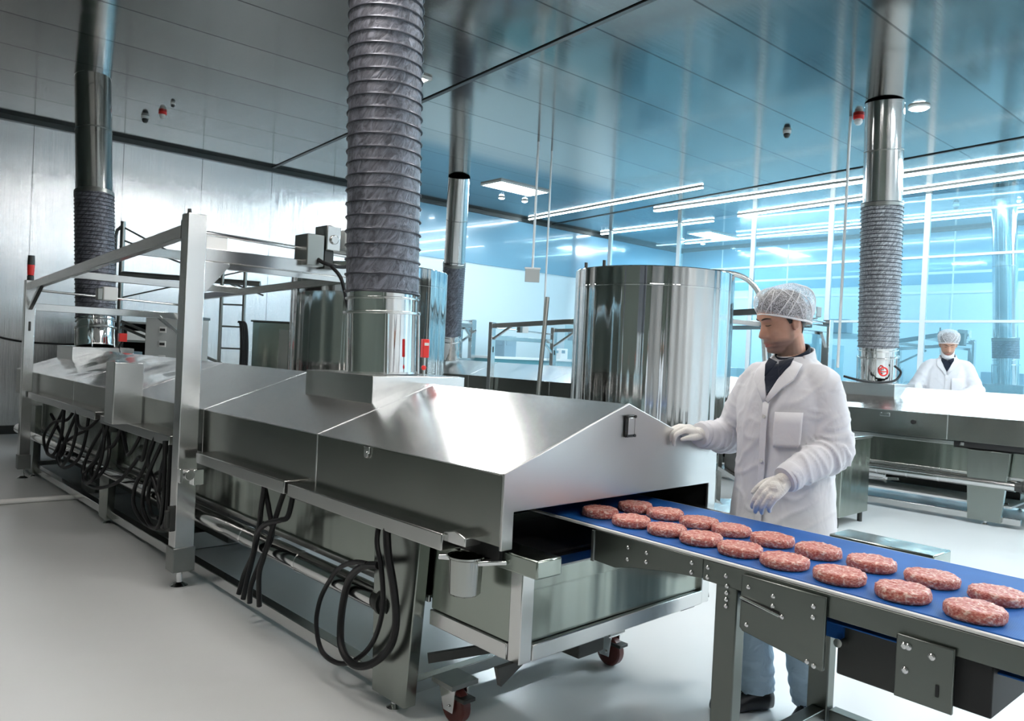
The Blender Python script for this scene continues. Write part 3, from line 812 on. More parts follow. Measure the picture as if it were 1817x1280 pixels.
drive_cable([(2.44, 4.43, 1.99), (2.47, 4.36, 1.955), (2.60, 4.36, 1.950), (2.70, 4.33, 1.99), (2.78, 4.3, 2.06)], .013, 'black cable running from the near gantry drive into the widest duct\'s shadow')
drive_cable([(2.50, 4.345, 1.94), (2.51, 4.24, 1.86), (2.54, 4.20, 1.70), (2.55, 4.1, 1.55), (2.53, 3.95, 1.42), (2.5, 3.90, 1.302)], .012, 'black cable dropping from the near gantry drive beside the widest duct\'s collar')
bc = empty('beacon_light', (1.705, 8.64, 1.93), 0, 'red and black signal beacon on the far left gantry post', 'beacon')
MB().lathe([(.03, 0), (.03, .04), (.022, .05)], 16).build('base', M['blackpart'], bc)
MB().lathe([(.028, .05), (.032, .12), (.032, .15)], 16).build('lens', M['red'], bc)
MB().lathe([(.033, .15), (.030, .24), (.001, .245)], 16).build('cap', M['blackpart'], bc)

# ------------------------------------------------------------------ black hoses hanging at the near oven
HOSES = {
 'A':[(2.557,0.772),(2.534,0.682),(2.498,0.579),(2.505,0.422),(2.581,0.265),(2.686,0.159),(2.792,0.110),(2.910,0.127),(2.981,0.217),(2.999,0.311),(2.958,0.396),(2.848,0.496),(2.697,0.560),(2.594,0.579)],
 'B':[(2.494,0.775),(2.457,0.655),(2.431,0.508),(2.432,0.377),(2.469,0.267),(2.562,0.181),(2.664,0.152),(2.763,0.186),(2.814,0.265),(2.815,0.384),(2.756,0.482),(2.634,0.558),(2.511,0.592)],
 'C':[(3.537,0.781),(3.578,0.630),(3.635,0.506),(3.684,0.354),(3.699,0.236),(3.70,.14)],
 'D':[(3.605,0.779),(3.534,0.624),(3.492,0.507),(3.569,0.352),(3.620,0.228),(3.63,.14)],
 'E':[(3.377,0.778),(3.439,0.641),(3.475,0.511),(3.500,0.396),(3.539,0.30),(3.56,.14)],
 'F':[(3.314,0.769),(3.307,0.638),(3.344,0.610),(3.486,0.564),(3.620,0.481),(3.686,0.368),(3.773,0.247),(3.79,.14)],
 'G':[(5.138,0.821),(5.199,0.632),(5.395,0.436),(5.446,0.295),(5.278,0.214),(5.015,0.230),(4.781,0.328),(4.653,0.504),(4.618,0.678),(4.669,0.805)],
 'H':[(4.856,0.811),(4.928,0.599),(4.986,0.413),(4.869,0.266),(4.765,0.355),(4.689,0.498),(4.632,0.642),(4.816,0.632),(5.105,0.555),(5.247,0.404),(5.157,0.292),(4.974,0.309)],
 'I':[(5.221,0.812),(5.308,0.636),(5.442,0.629),(5.606,0.538),(5.837,0.401),(6.228,0.298),(6.568,0.292),(6.676,0.386),(6.560,0.556),(6.197,0.789)],
 'J':[(5.766,0.824),(5.987,0.647),(6.266,0.571),(6.464,0.416),(6.379,0.343),(6.146,0.420),(6.052,0.536),(6.126,0.672),(6.256,0.805)],
 'K':[(6.678,0.831),(6.727,0.625),(6.861,0.429),(7.187,0.314),(7.396,0.357),(7.305,0.489),(6.972,0.612),(6.733,0.669)],
 'L':[(7.091,0.832),(7.249,0.709),(7.615,0.649),(7.892,0.495),(7.786,0.355),(7.472,0.362),(7.341,0.484),(7.512,0.611),(7.685,0.717)],
 'M':[(5.895,0.839),(5.621,0.652),(5.536,0.640),(5.452,0.711),(5.376,0.825)],
 'O':[(4.95,.82),(5.02,.62),(5.16,.45),(5.22,.32),(5.10,.24),(4.92,.27),(4.80,.42),(4.78,.60),(4.84,.81)],
 'P':[(5.06,.83),(5.10,.66),(5.02,.52),(4.90,.36),(4.86,.28),(4.74,.36),(4.70,.55),(4.73,.80)],
 'Q':[(6.05,.83),(6.16,.62),(6.36,.48),(6.52,.38),(6.44,.31),(6.24,.36),(6.10,.52),(6.12,.70),(6.20,.82)],
 'S':[(6.95,.83),(7.06,.66),(7.22,.50),(7.26,.40),(7.10,.35),(6.92,.46),(6.86,.64),(6.90,.82)],
 'T':[(7.40,.83),(7.52,.62),(7.66,.46),(7.60,.38),(7.42,.40),(7.30,.56),(7.28,.82)],
 'N':[(6.373,0.823),(6.582,0.707),(6.787,0.709),(6.886,0.822)],
}
HL = {
 'A': 'nearest black hose, the thinner left loop under the cable tray by the tapered leg',
 'B': 'nearest black hose, the thicker right loop under the cable tray by the tapered leg',
 'C': 'black hose hanging straight, left strand of the bunch right of the gantry post',
 'D': 'black hose crossing over another in the bunch right of the gantry post',
 'E': 'short black hose slanting down in the bunch right of the gantry post',
 'F': 'black hose arching over the pipe right of the gantry post',
 'G': 'large oval black hose loop left of the gantry post',
 'H': 'narrow black hose loop inside the oval loop left of the gantry post',
 'I': 'wide sagging black hose joining two bunches left of the gantry post',
 'J': 'small round black hose loop below the splash plate',
 'K': 'round black hose loop left of the splash plate, near the far post',
 'L': 'farthest black hose loop beside the far left gantry post',
 'M': 'short black hose drooping below the splash plate',
 'O': 'middle black hose loop in the coil left of the gantry post',
 'P': 'innermost twisted black hose loop in the coil left of the gantry post',
 'Q': 'second round black hose loop below the splash plate, the lower one',
 'S': 'tight black hose loop left of the splash plate, right of the round one',
 'T': 'small black hose loop between the far post and the round loops',
 'N': 'short black hose drooping near the far end of the tray',
}
for i, (k, pts) in enumerate(HOSES.items()):
    rr = {'A': .0105, 'B': .016, 'F': .013}.get(k, .013)
    P3 = [(1.742 - .02 * math.sin(j * 1.1 + i) - (.012 if 0 < j else 0) - (.03 if k in 'OPQST' and j else 0), y, z) for j, (y, z) in enumerate(pts)]
    o = MB().tube([Vector(p) - Vector(P3[0]) for p in P3], rr, 10, 8).build('hose', M['rubber'], None, loc=P3[0])
    tag(o, HL[k], 'hose', 'black hoses hanging from the near oven')

# drip cup with its ring holder at the near corner
cup = empty('drip_cup', (1.745, 2.03, .60), 0, 'polished steel drip cup hung below the near corner of the oven', 'cup')
MB().lathe([(.050, 0), (.056, .006), (.060, .125), (.066, .130), (.066, .136), (.056, .133), (.052, .012), (.001, .010)], 32).build('bowl', M['cup'], cup)
MB().bar((-.045, .095, .118), (-.015, .058, .118), .03, .018).build('holder_arm', M['chrome'], cup, .004)
MB().bar((.0, -.062, .122), (.075, -.13, .13), .035, .016).build('holder_arm', M['chrome'], cup, .004)

# ------------------------------------------------------------------ conveyor with patties
cv = empty('belt_conveyor', (2.10, 1.30, 0), R(-2.5), 'steel conveyor with a blue belt carrying raw patties out of the oven', 'conveyor')
BW, BZ = .625, .848
ya, yb = .85, -1.75
pr = [(yb, BZ), (ya, BZ)]
b = MB().box(.004, BW, yb, ya, BZ - .006, BZ)
b.box(.03, BW - .03, yb, -.05, .745, .75)
b.build('belt', M['belt'], cv, .002)
MB().box(-.012, .003, yb, ya, .837, .8455).box(BW + .001, BW + .014, yb, ya, .837, .8455).build('edge_strip', M['white_plastic'], cv, .002)
sw = [(.455, .725), (.36, .722), (.27, .742), (.12, .765), (.0, .775), (.0, .836), (.455, .836)]
MB().prism(sw, 'x', -.012, -.004).build('curved_side_plate', M['convsteel'], cv, .002)
MB().box(.458, .480, -.02, .0, 0, 0).bm.free()
MB().box(-.014, -.004, .458, .472, .72, .831).build('end_clip', M['darksteel'], cv, .002)
rl = MB().box(-.013, -.003, yb, -.002, .772, .836).build('side_rail', M['convsteel'], cv, .002)
MB().box(BW + .003, BW + .013, yb, .45, .772, .831).build('side_rail', M['convsteel'], cv, .002)
MB().box(.0, BW, -.3, .45, .80, .836).box(.0, BW, yb, -.3, .80, .836).build('belt_bed', M['darksteel'], cv)
# near and far legs with base beams
for x in (-.012, BW - .035):
    lg = MB().box(x, x + .05, -.125, -.05, .02, .80).build('leg', M['convsteel'], cv, .004)
    MB().lathe([(.03, 0), (.03, .008), (.012, .02)], 16, (x + .025, -.088, 0)).build('levelling_foot', M['chrome'], lg)
for x in (-.012, BW - .035):
    lg = MB().box(x, x + .05, -1.35, -1.275, .02, .80).build('leg', M['convsteel'], cv, .004)
    MB().lathe([(.03, 0), (.03, .008), (.012, .02)], 16, (x + .025, -1.31, 0)).build('levelling_foot', M['chrome'], lg)
MB().box(.039, BW - .036, -.12, -.07, .20, .25).build('base_beam', M['convsteel'], cv, .003)
MB().box(BW - .03, BW + .02, -1.27, -.13, .20, .25).build('base_beam', M['convsteel'], cv, .003)
# motor cover plate and second plate on the near side
pa = MB().prism([(-.145, .828), (-.145, .672), (-.155, .662), (-.40, .625), (-.405, .630), (-.405, .828)], 'x', -.026, -.0145).build('cover_plate', M['convsteel'], cv, .003)
MB().bar((-.028, -.155, .757), (-.028, -.27, .745), .006, .012).build('slot', M['black'], pa)
MB().cyl((-.034, -.15, .762), (-.034, -.275, .742), .004, 8).build('tension_screw', M['chrome'], pa)
for (y, z) in ((-.17, .795), (-.17, .685), (-.25, .79), (-.25, .762), (-.28, .74), (-.37, .795), (-.37, .765), (-.38, .635), (-.36, .64)):
    MB().lathe([(.007, -.0), (.007, .003), (.004, .006), (.001, .006)], 10).build('bolt', M['bolt'], pa, loc=(-.026, y, z)).rotation_euler.y = R(-90)
pb = MB().box(-.026, -.0145, -.725, -.59, .632, .79).build('cover_plate', M['convsteel'], cv, .003)
MB().box(-.030, -.0262, -.695, -.687, .665, .695).build('slot', M['black'], pb, .002)
for (y, z) in ((-.61, .765), (-.62, .765), (-.675, .758), (-.615, .705)):
    MB().lathe([(.009, -.0), (.009, .003), (.005, .006), (.001, .006)], 10).build('bolt', M['bolt'], pb, loc=(-.026, y, z)).rotation_euler.y = R(-90)
for (y, z) in ((.30, .805), (.22, .805), (.22, .775), (.30, .765), (.04, .815), (.04, .785), (-.02, .815), (-.02, .785), (-.085, .805), (-.09, .775), (-.09, .755), (-.09, .735), (-.09, .715)):
    MB().lathe([(.007, -.0), (.007, .003), (.004, .006), (.001, .006)], 10).build('bolt', M['bolt'], rl, loc=(-.0135, y, z)).rotation_euler.y = R(-90)
MB().box(.06, .22, -.60, -.40, .60, .77).build('motor_housing', M['blackpart'], cv, .006)
MB().box(.0, .25, -.80, -.61, .645, .772).build('motor_housing', M['black'], cv, .004)
MB().cyl((.02, -.42, .70), (BW, -.42, .64), .012, 12).build('cross_rod', M['steel'], cv)
MB().box(.26, BW, -.74, -.70, .615, .655).build('cross_beam', M['convsteel'], cv, .003)
MB().box(.05, BW - .05, -.42, -.18, .70, .745).build('return_belt', M['belt'], cv)
# side tray on the far side of the belt
MB().box(BW + .07, BW + .22, -.41, -.05, .785, .842).box(BW + .013, BW + .07, -.30, -.22, .785, .81).build('side_tray', M['bodysteel'], cv, .005)

def patty_mesh(seed):
    rnd = random.Random(seed)
    rows = []; n = 56
    prof = [(.0005, .030), (.018, .0305), (.036, .0305), (.052, .0305), (.0625, .0295), (.0675, .0265), (.0698, .020), (.0698, .010), (.0685, .004), (.065, .0005), (.04, 0), (.0005, 0)]
    for (r, z) in prof:
        row = []
        for k in range(n):
            a = 2 * PI * k / n
            p = Vector((r * math.cos(a), r * math.sin(a), z))
            q = p * 90 + Vector((seed * 7.3, 0, 0))
            d = noise.noise(q * 1.2) * .0034 + noise.noise(q * .4) * .0016
            e = noise.noise(Vector((math.cos(a) * 1.3, math.sin(a) * 1.3, seed))) * .003
            rr = r * (1 + e / .07) + (d if r > .05 else 0)
            zz = z + (d * .9 if z > .02 else 0)
            row.append((rr * math.cos(a), rr * math.sin(a), max(0, zz)))
        rows.append(row)
    return MB().grid(rows, True)
PO = []
for s in range(4):
    m_ = patty_mesh(s)
    PO.append(m_)
pm = []
back_row = [(2.381, 1.792), (2.379, 1.652), (2.367, 1.497), (2.357, 1.364), (2.351, 1.212), (2.331, 1.05), (2.327, .888), (2.316, .721), (2.296, .557)]
front_row = [(2.186, 1.801), (2.164, 1.642), (2.165, 1.494), (2.155, 1.354), (2.140, 1.206), (2.129, 1.056), (2.116, .889), (2.102, .72), (2.090, .552)]
ordn = ['first', 'second', 'third', 'fourth', 'fifth', 'sixth', 'seventh', 'eighth', 'ninth']
idx = 0
for row, nm in ((back_row, 'far'), (front_row, 'near')):
    for i, (x, y) in enumerate(row):
        if idx < 4:
            o = PO[idx].build('burger_patty', M['meat'], None, angle=180); pm.append(o)
        else:
            o = pm[idx % 4].copy(); C.objects.link(o)
        # centre estimated at z=.88 -> pull along the line of sight to the belt
        k = (1.45 - .863) / (1.45 - .88)
        o.location = (x * k, y * k, BZ + .0005); o.rotation_euler.z = random.uniform(0, 6.28)
        sc = random.uniform(.97, 1.04); o.scale = (sc, sc, random.uniform(.94, 1.06))
        tag(o, 'raw burger patty, %s from the oven in the row on the belt\'s %s half' % (ordn[i], nm), 'burger patty', 'raw burger patties on the blue belt')
        idx += 1

# ------------------------------------------------------------------ tanks
def tank(x, y, r, z0, z1, label, pipe=True):
    e = empty('steel_tank', (x, y, 0), 0, label, 'tank', 'upright steel tanks')
    zz = z1
    sh = MB().lathe([(r * .25, z0 - .16), (r * .7, z0 - .08), (r, z0), (r, zz - .16), (r * 1.002, zz - .158), (r * 1.002, zz - .15), (r, zz - .148), (r, zz - .008), (r * .985, zz), (r * .96, zz), (r * .5, zz + .012), (.001, zz + .015)], 72).build('shell', M['tank'], e, angle=11)
    for k in range(4):
        a = PI / 4 + k * PI / 2
        lg = MB().cyl((r * .85 * math.cos(a), r * .85 * math.sin(a), .0), (r * .85 * math.cos(a), r * .85 * math.sin(a), z0 + .05), .04, 16).build('leg', M['frame'], e)
    MB().cyl((0, -.1, zz + .01), (0, -.1, zz + .05), .05, 16).cyl((0, -.1, zz + .045), (0, -.1, zz + .055), .09, 16).build('lid_valve', M['steel'], e)
    for a in (2.7, 3.1):
        MB().cyl((r * .95 * math.cos(a), r * .95 * math.sin(a), zz), (r * .95 * math.cos(a), r * .95 * math.sin(a), zz + .05), .014, 10).build('vent_plug', M['blackpart'], e)
    return e
TK = (5.56, 4.10)
tank(*TK, .69, .78, 2.20, 'big polished steel tank left of the standing worker')
tank(3.98, 6.19, .72, .75, 2.16, 'big steel tank half hidden behind the nearest duct')
# curved steel pipe over the rim of the right tank
pipe = MB().tube([(5.86, 3.84, 2.20), (5.86, 3.84, 2.235), (5.92, 3.79, 2.25), (6.15, 3.58, 2.22), (6.27, 3.46, 2.05), (6.30, 3.43, 1.75), (6.33, 3.40, 1.2), (6.34, 3.39, .02)], .024, 12, 8).build('bent_pipe', M['steel'])
tag(pipe, 'bent steel pipe arching over the right rim of the big tank', 'pipe')
st = MB().cyl((4.86, 4.72, 1.95), (4.60, 4.60, .015), .02, 10).build('leaning_strut', M['darksteel'])
tag(st, 'dark leaning strut at the left side of the big tank', 'strut')

# ------------------------------------------------------------------ steel cabinet behind the worker
cb = empty('steel_cabinet', (6.9, 2.93, 0), 0, 'plain steel floor cabinet on short legs behind the standing worker', 'cabinet')
MB().box(0, .62, 0, .75, .10, .80).build('body', M['bodysteel'], cb, .006)
MB().box(-.012, .63, -.012, .76, .80, .825).build('top', M['steel'], cb, .004)
MB().cyl((.08, .08, .825), (.08, .08, .85), .03, 12).build('knob', M['white_plastic'], cb)
MB().box(-.008, -.0005, .03, .72, .13, .76).build('door', M['bodysteel'], cb, .003)
for (x, y) in ((.05, .05), (.57, .05), (.05, .7), (.57, .7)):
    MB().cyl((x, y, 0), (x, y, .10), .022, 12).build('leg', M['blackpart'], cb)

# dark rack behind the oven, seen between the hood and the worker
rk = empty('dark_rack', (4.62, 2.66, 0), R(-45), 'dark shelf rack seen between the oven hood and the worker', 'rack')
for (x, y) in ((0, 0), (.24, 0), (0, .5), (.24, .5)):
    MB().box(x, x + .03, y, y + .03, 0, 1.0).build('upright', M['darksteel'], rk, .002)
for z in (.15, .42, .66, .88):
    MB().box(0, .27, 0, .53, z, z + .03).build('shelf', M['steel'] if z < .8 else M['darksteel'], rk, .002)
for z in (.18, .69):
    MB().box(.04, .23, .05, .48, z + .001, z + .17).build('shelf_box', M['blackpart'], rk, .004)

# ------------------------------------------------------------------ things by the left back wall
cbx = empty('control_box', (3.11, 9.67, 0), R(-42), 'grey control box with rows of white sockets behind the near gantry', 'control box')
MB().box(0, .62, 0, .35, .55, 1.67).build('body', M['grey_plastic'], cbx, .008)
MB().box(-.01, .63, -.012, .36, 1.67, 1.70).build('top', M['darksteel'], cbx, .003)
MB().box(.03, .09, .02, .33, 0, .55).box(.53, .59, .02, .33, 0, .55).build('stand', M['darksteel'], cbx, .003)
for i in range(2):
    for j in range(4):
        sk = MB().box(.17 + .22 * i, .25 + .22 * i, -.012, -.0005, .98 + j * .17, 1.05 + j * .17).build('socket', M['white_plastic'], cbx, .003)
        MB().box(.18 + .22 * i, .24 + .22 * i, -.022, -.0125, 1.0 + j * .17, 1.03 + j * .17).build('socket_cover', M['blackpart'], sk, .002)
wc = empty('wall_cabinet', (4.18, 9.10, 0), R(-42), 'tall steel cabinet with dark glass front left of the half hidden tank', 'cabinet')
MB().box(0, .62, 0, .5, .0, 1.68).build('body', M['bodysteel'], wc, .006)
MB().box(.33, .52, -.008, -.0005, .3, 1.6).build('door', M['darksteel'], wc, .003)
MB().box(-.02, .64, -.02, .52, 1.68, 1.70).build('top', M['blackpart'], wc, .002)
for i in range(5):
    o = MB().tube([(0, 0, 0), (.02 + .006 * i, -.025, -.05), (.03 + .008 * i, -.045, -.4), (.02 + .006 * i, -.04, -1.2), (.01 + .006 * i, -.04, -1.65)], .014, 8, 6).build('cable', M['rubber'], None, loc=(4.02 + .008 * i, 9.16 - .01 * i, 1.67))
    tag(o, 'black cable of the bundle hanging beside the tall steel cabinet', 'cable', 'black cables beside the tall cabinet')
def ladder(p, w, h, label, rungs, d=(.74, -.67)):
    e = empty('access_ladder', p, 0, label, 'ladder')
    q = (d[0] * w, d[1] * w)
    MB().cyl((0, 0, 0), (0, 0, h), .022, 10).build('stile', M['darksteel'], e)
    MB().cyl((q[0], q[1], 0), (q[0], q[1], h), .022, 10).build('stile', M['darksteel'], e)
    for i in range(rungs):
        z = .25 + (h - .4) * i / (rungs - 1)
        MB().cyl((0, 0, z), (q[0], q[1], z), .011, 8).build('rung', M['darksteel'], e)
    return e
ladder((3.9, 9.4, 0), .28, 2.3, 'narrow dark ladder standing right of the grey control box', 8)
sc = empty('scaffold_frame', (3.0, 10.3, 0), 0, 'tall thin scaffold post with crossing wires behind the near gantry', 'scaffold')
MB().cyl((0, 0, 0), (0, 0, 2.85), .03, 12).build('post', M['darksteel'], sc)
MB().tube([(-.06, .06, 0), (-.06, .06, 2.66), (-.05, .05, 2.74), (0, 0, 2.8)], .02, 10).build('post', M['darksteel'], sc)
for (a, b, w) in (((0, 0, 2.78), (1.1, -.9, 2.1), .011), ((0, 0, 2.62), (1.35, -1.1, 2.02), .011), ((0, 0, 1.9), (1.25, -1.05, 2.35), .009), ((0, 0, 2.2), (1.3, -1.1, 2.16), .035), ((0, 0, 1.62), (1.15, -.98, 1.05), .018), ((0, 0, 1.55), (1.15, -.98, .98), .018)):
    MB().cyl(a, b, w, 8).build('brace', M['darksteel'], sc)
rk2 = empty('storage_rack', (2.75, 11.0, 0), R(-8), 'dark open storage rack low against the steel back wall', 'rack')
MB().box(0, 1.4, .52, .54, 0, 1.62).build('back_panel', M['black'], rk2)
for x in (0, .46, .92, 1.36):
    MB().box(x, x + .04, 0, .5, 0, 1.62).build('upright', M['blackpart'], rk2, .003)
for z in (.5, .8, 1.1, 1.35, 1.6):
    MB().box(0, 1.4, 0, .5, z, z + .025).build('shelf', M['darksteel'], rk2, .002)
for i, (x, z, w, h) in enumerate(((.06, 1.125, .3, .12), (.5, 1.125, .25, .1), (.55, 1.375, .3, .13), (.98, .825, .3, .16), (.1, .825, .26, .14))):
    o = box('storage_bin', M[['tealpaint', 'bluegrey', 'white_plastic', 'grey_plastic', 'tealpaint'][i]], 0, w, 0, .3, 0, h, bevel=.006)
    o.location = Vector((2.75, 11.0, z)) + Matrix.Rotation(R(-8), 3, 'Z') @ Vector((x, .08, 0)); o.rotation_euler.z = R(-8)
    tag(o, 'small %s bin on the dark rack by the back wall, %s' % (['teal', 'blue grey', 'white', 'grey', 'dark teal'][i], ['upper left', 'upper middle', 'top shelf', 'lower right', 'lower left'][i]), 'bin', 'bins on the dark storage rack')
cw = MB().tube([(.5, 0, .02), (0, 0, .0), (-.6, 0, .05), (-1.6, 0, .35)], .014, 8, 8).build('wall_cable', M['rubber'], None, loc=room(2.3, 12.47, 1.27), rotz=RZ)
tag(cw, 'thin black cable sagging along the steel back wall at the left', 'cable')
pump = empty('floor_pump', (1.95, 9.75, 0), 0, 'black pump column on the floor at the far left end of the oven', 'pump')
MB().box(0, .14, 0, .14, .0, .82).build('column', M['blackpart'], pump, .01)
MB().box(-.03, .17, -.03, .17, .82, .86).build('head', M['steel'], pump, .005)
tb = MB().cyl((0, 0, 0), (-1.9, 0, 0), .022, 16).build('floor_pipe', M['white_plastic'], None, loc=(2.16, 7.36, .022), rotz=R(-4.8))
tag(tb, 'pale pipe lying on the floor at the left, running under the oven', 'pipe')
# sheet end bracket behind the hood near the duct
hb = empty('hood_bracket', (3.16, 5.05, 1.0), 0, 'grey angled bracket at the far side of the near oven, left of the nearest duct', 'bracket')
MB().prism([(0, -.2), (.06, .22), (.18, .24), (.36, .14), (.36, -.2)], 'y', 0, .12).build('plate', M['steel'], hb, .004)
MB().cyl((.08, -.006, .04), (.08, -.001, .04), .014, 12).build('bolt', M['darksteel'], hb)

# ------------------------------------------------------------------ glass partition before the far line
gp = empty('glass_partition', room(13.3, 0, 0), RZ, 'tall pale cyan glass partition with bright mullions, across the right background', 'partition')
MB().box(-.008, .008, .0, 11.9, .1, CH - .03).build('pane', M['glass'], gp, smooth=False)
for y in (1.6, 3.3, 5.03, 6.65, 8.2, 9.97, 11.9):
    MB().box(-.03, .03, y - .042, y + .042, 0, CH - .003).build('mullion', M['palepaint'], gp, .003)
MB().box(-.025, .025, 0, 11.9, 0, .1).build('bottom_rail', M['palepaint'], gp, .003)
for z in (2.25, 3.3):
    MB().box(-.02, .02, 0, 11.9, z, z + .04).build('cross_rail', M['palepaint'], gp, .003)

# far background benches and boxes in pale blue
def bench(x, y, lx, ly, h, label, mat='cyanpaint', rz=0):
    e = empty('lab_bench', room(x, y), RZ + rz, label, 'bench', 'pale benches in the background')
    MB().box(0, lx, 0, ly, h - .05, h).build('top', M['palepaint'], e, .004)
    MB().box(.04, lx - .04, .06, ly - .03, .08, h - .051).build('cabinet', M[mat], e, .004)
    MB().box(.08, lx - .08, .1, ly - .05, 0, .08).build('plinth', M['bluegrey'], e)
bench(9.6, 11.55, 1.5, .6, 1.36, 'teal lab bench by the back wall, left of the far gantry post', 'tealpaint')
bench(11.3, 11.5, 1.4, .6, 1.36, 'pale lab bench by the back wall, right of the far gantry post', 'cyanpaint')
bench(13.6, 11.3, 2.2, .6, 1.30, 'long pale blue lab bench behind the big tank')
bench(16.0, 6.2, .7, 3.2, .95, 'pale bench along the far right wall behind the glass', 'tealpaint')
bench(16.0, 2.0, .7, 3.4, 1.0, 'teal bench along the far right wall, behind the farthest oven', 'tealpaint')
def bgbox(x, y, z, lx, ly, h, mat, label, name='equipment_box', cat='equipment'):
    e = empty(name, room(x, y, z), RZ, label, cat, 'pale equipment in the background')
    MB().box(0, lx, 0, ly, 0, h).build('housing', M[mat], e, .008)
    MB().box(lx * .15, lx * .6, -.008, -.0005, h * .55, h * .85).build('panel', M['bluegrey'], e, .002)
    MB().box(-.008, -.0005, ly * .2, ly * .7, h * .55, h * .8).build('vent', M['bluegrey'], e, .002)
bgbox(10.1, 11.75, 1.36, .32, .35, .42, 'bluegrey', 'grey blue device standing on the teal bench by the back wall')
bgbox(12.0, 11.6, 1.36, .28, .35, .75, 'cyanpaint', 'tall pale device on the bench right of the far gantry post')
bgbox(11.55, 11.6, 1.36, .22, .3, .22, 'palepaint', 'small white device on the bench right of the far gantry post')
bgbox(14.0, 11.4, 1.30, .9, .45, .5, 'bluegrey', 'wide blue grey machine on the long bench behind the big tank')
bgbox(16.1, 6.6, .95, .5, .7, .55, 'bluegrey', 'blue grey device on the bench along the far right wall')
bgbox(16.1, 8.2, .95, .5, .8, .35, 'cyanpaint', 'low pale device on the bench along the far right wall')
bgbox(16.1, 3.0, 1.0, .45, .6, .8, 'tealpaint', 'teal device on the bench behind the farthest oven')
bgbox(16.05, 4.3, 1.0, .45, .7, .5, 'bluegrey', 'blue device with a panel, right end of the bench behind the farthest oven')
bgbox(14.4, 7.3, 0, 1.0, 1.1, 1.9, 'cyanpaint', 'tall pale cyan cabinet behind the glass, left of the right duct')
bgbox(14.2, 9.0, 0, .8, 1.0, 1.35, 'palepaint', 'pale cabinet behind the glass, right of the big tank')
def portal(x, y, w, h, label):
    e = empty('machine_frame', room(x, y), RZ, label, 'frame', 'pale machine frames behind the glass')
    for v in (0, w):
        MB().box(-.05, .05, v - .05, v + .05, 0, h).build('post', M['cyanpaint'], e, .004)
    MB().box(-.04, .04, .05, w - .05, h - .16, h - .06).build('top_beam', M['palepaint'], e, .004)
    MB().box(-.12, .12, w * .35, w * .35 + .4, h - .06, h + .2).build('drive_motor', M['bluegrey'], e, .02)
    MB().box(-.2, .2, .2, w - .2, .0, .9).build('machine_base', M['tealpaint'], e, .01)
portal(14.0, 6.2, 1.0, 2.15, 'pale blue machine frame behind the second worker, left one')
portal(15.75, 2.3, 1.7, 2.2, 'pale blue machine frame behind the glass, around the farthest duct')

# ------------------------------------------------------------------ people
def lerp(a, b, t): return a + (b - a) * t
def interp(tab, z):
    tab = sorted(tab)
    if z <= tab[0][0]: return tab[0][1]
    for (a, va), (b, vb) in zip(tab, tab[1:]):
        if z <= b:
            t = (z - a) / (b - a); t = t * t * (3 - 2 * t) * .5 + t * .5
            return va + (vb - va) * t
    return tab[-1][1]
FRONT = [(-.130, .030), (-.124, .068), (-.115, .085), (-.105, .0845), (-.098, .081), (-.090, .088), (-.083, .086), (-.076, .0905), (-.066, .0865), (-.055, .0855), (-.03, .0865), (-.005, .086), (.012, .087), (.028, .0965), (.045, .094), (.065, .086), (.085, .070), (.10, .050), (.112, .025), (.118, 0)]
BACK = [(-.130, .005), (-.115, -.015), (-.08, -.055), (-.05, -.074), (-.02, -.09), (.02, -.099), (.05, -.097), (.08, -.082), (.10, -.055), (.112, -.028), (.118, 0)]
HALF = [(-.130, .014), (-.122, .030), (-.110, .040), (-.09, .052), (-.06, .063), (-.03, .069), (0, .073), (.03, .076), (.06, .073), (.085, .061), (.10, .044), (.112, .023), (.118, .001)]
NOSE = [(-.064, 0), (-.058, .004), (-.053, .020), (-.047, .031), (-.040, .0325), (-.028, .026), (-.012, .017), (.004, .009), (.018, .001), (.025, 0)]
def g(x, s): return math.exp(-(x / s) ** 2)
def head_mesh():
    rows = []; n = 96
    zs = [-.130 + .248 * i / 110 for i in range(111)]
    for z in zs:
        xf, xb, w = interp(FRONT, z), interp(BACK, z), interp(HALF, z)
        cx = (xf + xb) / 2; d = (xf - xb) / 2
        row = []
        for k in range(n):
            a = 2 * PI * k / n
            ca, sa = math.cos(a), math.sin(a)
            e = 2.35
            x = cx + d * math.copysign(abs(ca) ** (2 / e), ca)
            y = w * math.copysign(abs(sa) ** (2 / e), sa)
            if ca > 0:
                fr = min(1, ca * 1.6)
                sy = lerp(.0095, .0165, min(1, max(0, (.01 - z) / .055)))
                x += interp(NOSE, z) * g(y, sy) * fr
                # eye sockets, brows, cheeks
                x -= .011 * g(z - .006, .014) * g(abs(y) - .031, .017) * fr
                x += .0045 * g(z - .026, .009) * g(abs(y) - .030, .022) * fr
                x += .0055 * g(z - .001, .0075) * g(abs(y) - .031, .013) * fr
                x += .003 * g(z + .034, .018) * g(abs(y) - .042, .016) * fr
                # lips
                x += .0030 * g(z + .0765, .0045) * g(y, .019) * fr
                x += .0032 * g(z + .0885, .0048) * g(y, .017) * fr
                x -= .0035 * g(z + .0825, .0024) * g(y, .022) * fr
                x -= .002 * g(abs(y) - .034, .006) * g(z + .07, .02) * fr
            # jaw line
            y *= 1 + .05 * g(z + .075, .025) * g(x - .005, .03)
            row.append((x, y, z))
        rows.append(row)
    m = MB().grid(rows, True)
    # ears
    for s in (-1, 1):
        rt = Matrix.Rotation(R(-10), 3, 'Y') @ Matrix.Rotation(s * R(18), 3, 'Z')
        m.ball((-.012, s * .078, -.012), 1, 16, (.018, .008, .030), rt)
        m.ball((-.021, s * .085, -.009), 1, 12, (.012, .005, .026), rt)
        m.ball((-.006, s * .078, -.032), 1, 10, (.009, .006, .010), rt)
    return m

